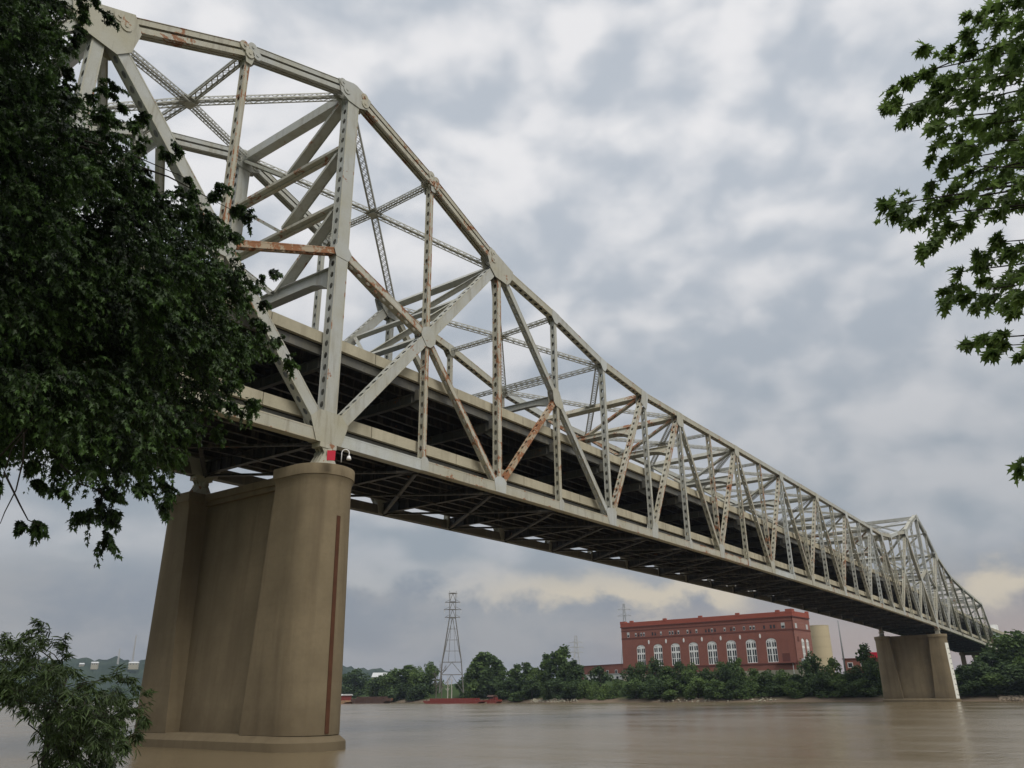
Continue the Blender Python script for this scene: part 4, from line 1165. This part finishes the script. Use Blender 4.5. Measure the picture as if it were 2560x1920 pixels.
def far_tree(u, inland, vtop, wpx, kind, mat, label, group='trees along the far bank', rot=None):
    lo, hi = 150.0, 900.0
    f = lambda D: (lambda p: p.x-bankx(p.y)-inland)(at(u, 1735, D))
    for _ in range(50):
        m_ = (lo+hi)/2
        if f(m_) > 0: hi = m_
        else: lo = m_
    D = lo; p = at(u, 1735, D); z0 = far_z(p.x, p.y)-.25; zt = at(u, vtop, D).z; H = max(2.5, zt-z0)
    TIDX[0] += 1; var = TIDX[0] % 3
    crown, tm, w, h = proto(kind, var, mat)
    root = empty(NAMES[kind], (p.x, p.y, z0), rot if rot is not None else (TIDX[0]*2.399) % 6.28, label, 'shrub' if kind == 'shrub' else 'tree', group)
    sw = 1.22*wpx*D/FPX/w
    root.scale = (sw, sw, 1.10*H/h)
    for nm, me in (('crown', crown), ('trunk', tm)):
        o = bpy.data.objects.new(nm, me); COL.objects.link(o); o.parent = root
    return root
B_, D_, P_ = LEAF_BANK, LEAF_DARK, LEAF_PALE
TREES = [
 # left of the near pier, across the water (mostly hidden)
 (40, 14, 1722, 60, 'broad', D_, 'dark round tree on the far shore behind the willow shrub'),
 (150, 16, 1724, 60, 'broad', D_, 'dark tree on the far shore seen over the willow branches'),
 (285, 14, 1722, 60, 'broad', D_, 'dark tree on the far shore just left of the near pier'),
 (700, 12, 1690, 70, 'broad', D_, None), (770, 12, 1684, 70, 'broad', D_, None),
 (842, 14, 1690, 60, 'broad', D_, 'dark tree touching the right edge of the near pier above the boathouse barge'),
 (888, 13, 1680, 62, 'broad', D_, 'round dark tree above the pale boathouse roof'),
 (934, 7, 1701, 58, 'shrub', B_, 'low round bush in front of the pale house by the barges'),
 (958, 12, 1692, 50, 'broad', D_, 'dark tree right beside the pale house above the dark barge'),
 (985, 10, 1680, 56, 'broad', B_, 'first mid green tree right of the pale house'),
 (1018, 12, 1671, 62, 'tall', B_, 'upright mid green tree between the pale house and the dark lattice tower'),
 (1045, 9, 1678, 50, 'broad', P_, 'paler leafy tree second to the left of the dark lattice tower'),
 (1076, 16, 1664, 52, 'broad', B_, 'leafy tree just left of the dark lattice tower'),
 (1000, 4, 1712, 60, 'shrub', D_, 'dark waterside bush between the dark barge and the red barge'),
 (1048, 4, 1716, 60, 'shrub', D_, 'dark waterside bush left of the red barge'),
 (1168, 12, 1690, 44, 'broad', D_, 'dark tree behind the red barge just right of the dark lattice tower'),
 (1190, 8, 1664, 56, 'broad', B_, 'full tree forming the left shoulder of the tallest clump over the red barge'),
 (1212, 13, 1641, 66, 'tall', B_, 'big tall dense tree, tallest one right of the dark lattice tower'),
 (1233, 11, 1648, 50, 'tall', D_, 'narrow dark tree hugging the right side of the big dense tree'),
 (1258, 14, 1676, 44, 'broad', B_, 'small round tree in the dip right of the big dense tree'),
 (1292, 12, 1668, 46, 'airy', B_, 'thin crowned tree left of the tall open crowned group'),
 (1319, 12, 1664, 48, 'airy', D_, 'second thin crowned tree left of the tall open crowned group'),
 (1340, 9, 1676, 48, 'broad', P_, 'pale leafy tree in front of the tall open crowned group'),
 (1368, 14, 1644, 52, 'airy', B_, 'left crown of the tall open crowned group'),
 (1392, 12, 1640, 48, 'airy', D_, 'middle crown of the tall open crowned group'),
 (1414, 14, 1627, 56, 'airy', B_, 'highest open crowned tree, standing left of the brick warehouse'),
 (1438, 12, 1658, 46, 'airy', D_, 'right crown of the tall open crowned group beside the brick warehouse'),
 (1275, 5, 1700, 60, 'broad', D_, 'dark spreading tree low on the bank under the dip in the treeline'),
 (1330, 5, 1702, 64, 'broad', D_, 'dark spreading tree low on the bank under the tall open crowned group'),
 (1395, 5, 1700, 66, 'broad', D_, 'dark spreading tree low on the bank below the highest open crowned tree'),
 (1440, 6, 1706, 50, 'broad', D_, 'dark low tree in front of the left end of the brick warehouse'),
 (1254, 2.5, 1718, 30, 'shrub', B_, 'pointed green bush at the water right of the red workboat'),
 (1366, 2.5, 1722, 30, 'shrub', B_, 'pointed green bush at the water below the tall open crowned group'),
 (1300, 2.5, 1730, 44, 'shrub', B_, 'flat green bush at the water among the white rocks'),
 (1502, 13, 1672, 56, 'broad', D_, 'round dark tree in front of the brick warehouse and white shed'),
 (1462, 6, 1708, 36, 'shrub', P_, 'bright green bush below the left part of the brick warehouse'),
 (1484, 5, 1712, 32, 'shrub', P_, 'second bright green bush below the brick warehouse'),
 (1514, 5, 1714, 34, 'shrub', P_, 'bright green bush below the white loading shed'),
 (1543, 7, 1706, 36, 'shrub', B_, 'green bush at the left foot of the power station'),
 (1580, 12, 1672, 44, 'broad', D_, 'dark tree in front of the left corner of the power station'),
 (1606, 14, 1662, 46, 'broad', B_, 'tree below the first arched window from the left'),
 (1640, 13, 1655, 50, 'broad', D_, 'tree below the second arched window from the left'),
 (1672, 11, 1672, 40, 'tall', B_, 'slim tree between the second and third arched windows'),
 (1700, 14, 1661, 46, 'broad', D_, 'tree below the third arched window from the left'),
 (1736, 12, 1668, 50, 'broad', B_, 'tree below the fourth arched window from the left'),
 (1770, 12, 1677, 44, 'broad', D_, 'tree left of the fifth arched window'),
 (1806, 14, 1661, 46, 'broad', B_, 'tree below the space between the fifth and sixth arched windows'),
 (1836, 13, 1660, 46, 'broad', D_, 'tree below the sixth arched window'),
 (1855, 15, 1652, 24, 'tall', P_, 'narrow bright pointed tree right of the sixth arched window'),
 (1888, 11, 1677, 48, 'broad', B_, 'tree below the seventh arched window'),
 (1926, 12, 1682, 48, 'broad', D_, 'tree below the eighth arched window'),
 (1962, 12, 1680, 46, 'broad', B_, 'tree below the right corner of the power station'),
 (1998, 11, 1690, 46, 'broad', D_, 'tree in front of the small plant shed'),
 (1590, 4, 1704, 54, 'broad', B_, 'low leafy tree at the water below the first arched window'),
 (1640, 4, 1700, 56, 'broad', D_, 'low leafy tree at the water below the second arched window'),
 (1690, 4, 1704, 56, 'broad', B_, 'low leafy tree at the water below the third arched window'),
 (1745, 4, 1698, 56, 'broad', P_, 'pale leafy tree at the water below the fourth arched window'),
 (1790, 4, 1704, 54, 'broad', B_, 'low leafy tree at the water left of the sixth arched window'),
 (1838, 5, 1702, 54, 'broad', D_, 'low leafy tree at the water below the sixth arched window'),
 (1880, 6, 1710, 50, 'shrub', B_, 'bush over the bare earth bank below the seventh arched window'),
 (1930, 7, 1708, 54, 'shrub', D_, 'bush over the bare earth bank below the eighth arched window'),
 (1985, 6, 1706, 54, 'broad', B_, 'leafy tree at the water below the right corner of the power station'),
 (2040, 9, 1644, 52, 'broad', D_, 'dark tree in front of the foot of the cream tank'),
 (2060, 6, 1686, 56, 'broad', D_, 'low dark tree below the cream tank'),
 (2090, 13, 1652, 40, 'broad', P_, 'bright green tree immediately left of the thin pole'),
 (2108, 6, 1694, 56, 'broad', B_, 'leafy tree at the foot of the thin pole'),
 (2150, 9, 1672, 52, 'broad', D_, 'dark tree in front of the red brick workshop'),
 (2178, 12, 1622, 44, 'airy', D_, 'tall dark tree rising against the left edge of the far pier'),
 (2196, 9, 1650, 44, 'broad', B_, 'tree partly hidden by the left side of the far pier'),
 (2165, 5, 1700, 56, 'broad', B_, 'low leafy tree at the water left of the far pier'),
 # right of the far pier
 (2425, 16, 1668, 70, 'broad', D_, 'dark tree in the shade right behind the far pier gauge board'),
 (2462, 10, 1662, 74, 'broad', D_, 'dark tree below the end of the truss'),
 (2440, 5, 1702, 60, 'broad', D_, 'low dark tree at the water right of the far pier'),
 (2498, 14, 1640, 80, 'broad', D_, 'tall dark tree rising to the lower chord at the truss end'),
 (2490, 5, 1690, 70, 'broad', B_, 'low leafy tree at the water below the truss end'),
 (2534, 24, 1600, 84, 'broad', B_, 'tall green tree in front of the approach road'),
 (2575, 20, 1588, 90, 'broad', B_, 'tall green tree at the right edge of the photo'),
 (2540, 7, 1672, 80, 'broad', D_, 'dark leafy tree at the water near the right edge of the photo'),
 (2590, 8, 1660, 80, 'broad', D_, 'dark leafy tree cut by the right edge of the photo'),
]
for t in TREES:
    if t[-1] is None: t = t[:-1]+('dark tree on the far bank hidden behind the near pier',)
    far_tree(*t)
# grey leafless tree and pale dead trunks beside the lattice tower
def bare_tree(u, inland, vtop, label, mat, seed, spread=.22):
    rs = random.Random(seed); D = 380
    for _ in range(30):
        p = at(u, 1735, D); D += (inland-(p.x-bankx(p.y)))*.8
    p = at(u, 1735, D); z0 = far_z(p.x, p.y)-.3; H = at(u, vtop, D).z-z0
    root = empty('bare_tree', (p.x, p.y, z0), 0, label, 'tree')
    mb = MB(); mb.tube([(0, 0, -.5), (.1, 0, H*.4), (-.2, .2, H*.75), (.2, 0, H)], [.34, .26, .16, .04], 7); mb.build('trunk', mat, root)
    mb = MB()
    def br(a, d, L, r, lev):
        b = a+d*L; mid = (a+b)/2+Vector((rs.uniform(-1, 1), rs.uniform(-1, 1), rs.uniform(-.2, .6)))*L*.08
        mb.tube([a, mid, b], [r, r*.7, r*.35], 5)
        if lev:
            for _ in range(4):
                nd = (d+Vector((rs.uniform(-1, 1), rs.uniform(-1, 1), rs.uniform(-.1, .9)))*.75).normalized(); br(lerp(a, b, rs.uniform(.4, 1)), nd, L*rs.uniform(.45, .7), r*.5, lev-1)
    for i in range(9):
        zz = H*rs.uniform(.3, .9); a = rs.uniform(0, 6.28)
        br(Vector((0, 0, zz)), Vector((math.cos(a)*.7, math.sin(a)*.7, .75)).normalized(), H*spread*rs.uniform(.7, 1.1), .12, 2)
    mb.build('branch', mat, root)
bare_tree(1104, 9, 1668, 'grey leafless tree at the left foot of the dark lattice tower', LEAF_DRY, 3)
bare_tree(1090, 7, 1684, 'smaller grey leafless tree left of the dark lattice tower', LEAF_DRY, 8)
bare_tree(1119, 4, 1686, 'bleached forked dead trunk in front of the dark lattice tower', BARK_PALE, 5, .14)
bare_tree(1129, 4, 1690, 'bleached straight dead trunk beside the forked dead one', BARK_PALE, 6, .06)

# loose rocks along the waterline
def rocks(name, spans, n, label, mat, seed, size=(.4, 1.3)):
    rs = random.Random(seed); mb = MB()
    for i in range(n):
        y0, y1 = spans[i % len(spans)]; y = rs.uniform(y0, y1); d = rs.uniform(-.3, 3.8); x = bankx(y)+d; r = rs.uniform(*size)*.6
        c = Vector((x, y, far_z(x, y)+r*.15)); rings = []
        for zz, f in ((-.7, .6), (-.1, 1), (.45, .8), (.75, .35)):
            rings.append([c+Vector((r*f*rs.uniform(.75, 1.2)*math.cos(t), r*f*rs.uniform(.75, 1.2)*math.sin(t), r*zz)) for t in [2*math.pi*q/7 for q in range(7)]])
        mb.loft(rings)
    return tag(mb.build(name, mat), label, 'rocks', None, 'stuff')
rocks('riprap', [(-70, -14), (-45, -12)], 420, 'tan broken riprap along the waterline right of the far pier', ROCK, 1)
rocks('shore_stones', [(150, 182), (160, 180), (60, 110)], 240, 'pale stones along the waterline right of the red workboat', STONE, 2, (.3, .9))

# ------------------------------------------------------------------ foreground trees
MAPLE = [(0, 0), (.14, .03), (.42, .10), (.22, .22), (.56, .58), (.20, .44), (.12, .50), (.21, .74), (.09, .73), (0, 1.0)]
MAPLE_S = [(0, 0), (.40, .10), (.22, .25), (.50, .60), (.16, .50), (.12, .76), (0, 1.0)]
LANCE = [(0, 0), (.5, .3), (.42, .62), (0, 1.0)]
def inside(poly, x, y):
    c = False; j = len(poly)-1
    for i in range(len(poly)):
        xi, yi = poly[i]; xj, yj = poly[j]
        if (yi > y) != (yj > y) and x < (xj-xi)*(y-yi)/(yj-yi)+xi: c = not c
        j = i
    return c
def edge_dist(poly, x, y):
    best = 1e9
    for (x0, y0), (x1, y1) in zip(poly, poly[1:]+poly[:1]):
        dx, dy = x1-x0, y1-y0; t = max(0, min(1, ((x-x0)*dx+(y-y0)*dy)/(dx*dx+dy*dy+1e-9))); best = min(best, math.hypot(x-x0-t*dx, y-y0-t*dy))
    return best

def sprays(rs, centers, radii, n_twigs, per_twig, leaf, droop, base, center_of_tree, bias=.9, flat=.75, hang=1.0):
    """leafy twigs radiating inside each clump; returns arrays for leaves() and twig polylines"""
    P, A, N_, S_, T_, tw = [], [], [], [], [], []
    ref = float(np.percentile(radii, 75))
    for c, r in zip(centers, radii):
        c = np.array(c); out = c-np.array(center_of_tree); out[2] *= .45; out /= np.linalg.norm(out)+1e-6
        hue = rs.uniform(-.16, .16)
        k_ = min(1.1, max(.26, (r/ref)**1.25))
        for _ in range(max(2, int(n_twigs*k_*rs.uniform(.7, 1.2)))):
            d = rs.normal(size=3); d[2] *= flat; d /= np.linalg.norm(d); d = d+out*bias; d /= np.linalg.norm(d)
            s = c-out*r*.35*bias+rs.normal(size=3)*r*.25; L = r*rs.uniform(.5, 1.15)
            t = np.linspace(0, 1, per_twig); pts = s+d*L*t[:, None]; pts[:, 2] -= droop*L*t**2
            tw.append(pts)
            dirs = np.gradient(pts, axis=0); dirs /= np.linalg.norm(dirs, axis=1, keepdims=True)
            side = np.cross(dirs, np.array([0, 0, 1.]))+1e-6; side /= np.linalg.norm(side, axis=1, keepdims=True)
            for sgn in (-1, 1):
                k = per_twig
                ax = dirs*.55+side*sgn*rs.uniform(.5, 1.1, k)[:, None]+rs.normal(size=(k, 3))*.28; ax[:, 2] -= rs.uniform(.1, .75, k)*hang
                nn = np.tile([0, 0, 1.], (k, 1))+rs.normal(size=(k, 3))*.42
                keep = rs.rand(k) > .08
                P.append((pts+rs.normal(size=(k, 3))*.012)[keep]); A.append(ax[keep]); N_.append(nn[keep])
                S_.append((leaf*rs.uniform(.6, 1.15, k))[keep]); 
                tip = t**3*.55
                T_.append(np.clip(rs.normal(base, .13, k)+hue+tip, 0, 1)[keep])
    return [np.concatenate(x) for x in (P, A, N_, S_, T_)]+[tw]

def foreground_tree(name, label, cat, root_pos, polys, grid, Drange, layers, ntw, per, leaf, tmpl, mat, droop, wid, seed, limbs, fold=.35, extra=(), base=.32, trunk_r=.35, rad_f=1.05, out_from=None, bias=.9, flat=.75, hang=1.0, bare=(), canopy=None, skip=0.):
    rs = np.random.RandomState(seed); rnd = random.Random(seed)
    C, Rr = [], []
    for poly in polys:
        xs = [p[0] for p in poly]; ys = [p[1] for p in poly]
        for lay in range(layers):
            gy = min(ys)
            while gy <= max(ys):
                gx = min(xs)+rnd.uniform(0, grid)
                while gx <= max(xs):
                    x, y = gx+rnd.uniform(-.35, .35)*grid, gy+rnd.uniform(-.35, .35)*grid
                    if inside(poly, x, y) and rnd.random() >= skip:
                        e = edge_dist(poly, x, y); r = min(grid*rad_f, max(grid*.24, e*.85))
                        f = (lay+rnd.random())/layers; D = Drange[0]+(Drange[1]-Drange[0])*f
                        C.append(tuple(at(x, y, D))); Rr.append(r*D/FPX)
                    gx += grid
                gy += grid*.85
    for (u, v, D, rp) in extra: C.append(tuple(at(u, v, D))); Rr.append(rp*D/FPX)
    ctr = np.mean(np.array(C), axis=0)
    if canopy:          # the unseen rest of the crown, reaching back over the bank above the camera
        n = 0
        while n < canopy[0]:
            q = Vector([rnd.uniform(*canopy[i]) for i in (1, 2, 3)]); d = q-EYE; w = d.dot(FW)
            if w > 0 and abs(d.dot(RT)/w)*FPX < 1500 and abs(d.dot(UP)/w)*FPX < 1250: continue
            C.append(tuple(q)); Rr.append(rnd.uniform(*canopy[4])); n += 1
    P, A, N_, S_, T_, tw = sprays(rs, C, Rr, ntw, per, leaf, droop, base, ctr if out_from is None else np.array([out_from[0], out_from[1], ctr[2]]), bias, flat, hang)
    V, idx, cnt, tint = leaves(P, A, N_, S_, tmpl, T_, fold, wid)
    root = empty(name, root_pos, 0, label, cat)
    me = mesh_from_arrays('foliage', V, idx, cnt, mat, tint); o = bpy.data.objects.new('crown', me); COL.objects.link(o); place_child(o, root)
    # trunk and limbs
    rp = Vector(root_pos); mb = MB()
    top = Vector((rp.x+.4, rp.y+.3, max(c[2] for c in C)-.4))
    mb.tube([rp-EZ*.6, rp+EZ*.1, lerp(rp, top, .3)+Vector((.15, -.1, 0)), lerp(rp, top, .65), top], [trunk_r*1.35, trunk_r, trunk_r*.85, trunk_r*.55, trunk_r*.15], 12)
    place_child(mb.build('trunk', BARK, None, True), root)
    mb = MB(); rnd2 = random.Random(seed+1)
    for i, c in enumerate(C):
        if i % limbs: continue
        c = Vector(c)
        if trunk_r > .3 and math.hypot(c.x-EYE.x, c.y-EYE.y) < 15.8 and (c-EYE).dot(FW) > 0: continue      # the near side of the crown hides its limbs
        h = math.hypot(c.x-rp.x, c.y-rp.y); z0 = max(rp.z+.25, c.z-h*rnd2.uniform(.25, .5)); f = min(1, (z0-rp.z)/(top.z-rp.z))
        s = lerp(rp, top, f)
        m_ = lerp(s, c, .5)+Vector((rnd2.uniform(-.25, .25), rnd2.uniform(-.25, .25), h*.06))
        k = min(trunk_r, .06+h*.035)
        mb.tube([s, lerp(s, m_, .5)+EZ*(h*.03), m_, lerp(m_, c, .55)+EZ*(h*.02), c], [k*.14, k*.11, k*.08, k*.05, k*.02], 6)
    for line in bare:
        mb.tube([at(u, v, 13.6) for u, v in line], [.016-.011*q/(len(line)-1) for q in range(len(line))], 5)
    for p in tw[::2]: mb.tube([Vector(p[0]), Vector(p[len(p)//2]), Vector(p[-1])], [leaf*.055, leaf*.04, leaf*.02], 4)
    place_child(mb.build('branch', BARK, None, True), root)
    return root

LEFT_POLY = [(-160, -140), (150, -140), (235, -40), (265, 15), (285, 30), (265, 62), (212, 60), (205, 110), (190, 160), (205, 196), (285, 205), (292, 222), (270, 240), (300, 262), (370, 272), (372, 300), (345, 320), (415, 340), (428, 372), (452, 360), (450, 380), (392, 400), (400, 428), (462, 432), (500, 480), (520, 470), (560, 462), (572, 505), (630, 532), (636, 566), (610, 600), (645, 650), (640, 670), (690, 680), (680, 705), (655, 728), (686, 775), (640, 790), (700, 848), (700, 872), (736, 905), (700, 915), (672, 938), (615, 930), (648, 990), (634, 1046), (575, 1030), (545, 1042), (560, 1075), (500, 1100), (492, 1140), (468, 1188), (420, 1195), (440, 1236), (396, 1268), (330, 1225), (304, 1220), (305, 1260), (300, 1330), (296, 1380), (252, 1383), (235, 1370), (245, 1290), (215, 1296), (182, 1303), (178, 1270), (200, 1220), (165, 1190), (135, 1228), (80, 1215), (60, 1170), (30, 1150), (25, 1202), (-20, 1215), (-160, 1200)]
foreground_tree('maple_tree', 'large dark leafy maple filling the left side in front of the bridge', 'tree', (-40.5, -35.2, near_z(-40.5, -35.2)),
    [LEFT_POLY], 80, (12.5, 19.5), 3, 30, 12, .102, MAPLE_S, LEAF_MAPLE, .40, .82, 11, 14, base=.12, trunk_r=.42, out_from=(-40.0, -34.5), bias=1.0, flat=.6, hang=1.5, canopy=(90, (-47, -33), (-48, -34), (13.5, 23), (1.0, 1.5)),  # canopy: unseen clumps added over the camera to shade this crown's front
    bare=[[(170, 990), (80, 1060), (30, 1120), (8, 1190), (0, 1250)], [(10, 1180), (50, 1262), (70, 1300), (104, 1316)], [(0, 1140), (50, 1085), (95, 1030), (150, 985)], [(60, 1080), (58, 1150), (40, 1225), (12, 1280), (0, 1310)], [(150, 1160), (200, 1210), (250, 1225), (262, 1250)]],
    extra=[(272, 44, 14, 34), (285, 216, 14, 30), (448, 370, 14.5, 26), (690, 688, 14, 30), (725, 905, 14.2, 26), (668, 852, 14.4, 42), (640, 1010, 14, 30), (420, 1262, 14, 34), (268, 1350, 14.2, 40), (270, 1290, 14.2, 44), (150, 1222, 14, 30), (205, 1290, 14.3, 28), (90, 1318, 14, 22), (60, 1312, 14, 14), (560, 470, 14.3, 34), (625, 545, 14.3, 34)])
RIGHT_POLYS = [
 [(2640, -120), (2500, -120), (2450, -10), (2420, 40), (2408, 78), (2440, 90), (2390, 108), (2345, 96), (2300, 122), (2285, 150), (2300, 180), (2225, 202), (2206, 246), (2210, 282), (2245, 302), (2290, 330), (2320, 345), (2335, 372), (2310, 420), (2345, 440), (2255, 463), (2190, 500), (2188, 526), (2250, 548), (2290, 576), (2322, 572), (2296, 626), (2330, 645), (2366, 600), (2430, 588), (2440, 545), (2503, 550), (2556, 520), (2640, 500)],
 [(2640, 590), (2556, 598), (2456, 602), (2428, 636), (2440, 655), (2354, 678), (2345, 700), (2385, 716), (2318, 740), (2318, 764), (2380, 765), (2440, 777), (2470, 765), (2555, 780), (2640, 790)],
 [(2640, 800), (2556, 812), (2462, 840), (2396, 858), (2440, 886), (2500, 880), (2528, 904), (2640, 905)],
 [(2640, 1140), (2560, 1142), (2526, 1158), (2535, 1176), (2560, 1180), (2640, 1185)]]
foreground_tree('near_maple_tree', 'maple at the right edge with lobed leaves hanging against the cloudy sky', 'tree', (-33.6, -52.6, near_z(-33.6, -52.6)),
    RIGHT_POLYS, 56, (6.4, 9.0), 2, 9.5, 6, .108, MAPLE, LEAF_NEAR, .20, .95, 23, 4, base=.38, trunk_r=.20, rad_f=1.0, out_from=(-32.6, -54.5), bias=1.5, flat=.55, canopy=(110, (-38, -28.5), (-59, -48.5), (5.0, 12.5), (.5, .9)),
    extra=[(2240, 250, 7, 34), (2225, 512, 7, 36), (2322, 615, 7, 30), (2350, 745, 7, 34), (2425, 862, 7, 30), (2550, 1165, 7.2, 24)])
WILLOW_POLY = [(-80, 1600), (30, 1596), (58, 1578), (92, 1590), (106, 1556), (118, 1600), (150, 1592), (172, 1598), (165, 1640), (178, 1672), (222, 1672), (240, 1715), (262, 1690), (300, 1672), (346, 1690), (372, 1740), (382, 1792), (345, 1835), (340, 1880), (300, 1880), (312, 1990), (90, 1990), (108, 1872), (92, 1800), (70, 1765), (48, 1790), (0, 1772), (-80, 1780)]
foreground_tree('willow_shrub', 'dark willow shrub with narrow leaves in the bottom left corner', 'shrub', (-37.0, -39.8, near_z(-37, -39.8)),
    [WILLOW_POLY], 52, (8.6, 10.8), 2, 12, 13, .085, LANCE, LEAF_WILLOW, .15, .17, 31, 3, .15, base=.30, trunk_r=.06, skip=.10,
    extra=[(104, 1575, 9.4, 30), (150, 1604, 9.4, 26), (20, 1606, 9.2, 26), (196, 1790, 9.6, 26)])

# ------------------------------------------------------------------ thin river haze
def haze():
    mb = MB(); mb.box(-4700, 6700, -6700, 6700, -9, 160)
    m = bpy.data.materials.new('thin_haze'); m.use_nodes = True; nt = m.node_tree; nt.nodes.clear()
    out = nt.nodes.new('ShaderNodeOutputMaterial'); v = nt.nodes.new('ShaderNodeVolumePrincipled')
    v.inputs['Color'].default_value = (.68, .80, 1.0, 1); v.inputs['Density'].default_value = .00009; v.inputs['Anisotropy'].default_value = .2
    nt.links.new(v.outputs[0], out.inputs['Volume'])
    tag(mb.build('haze', m), 'thin grey haze that fades the far hills', 'haze', None, 'stuff')
haze()
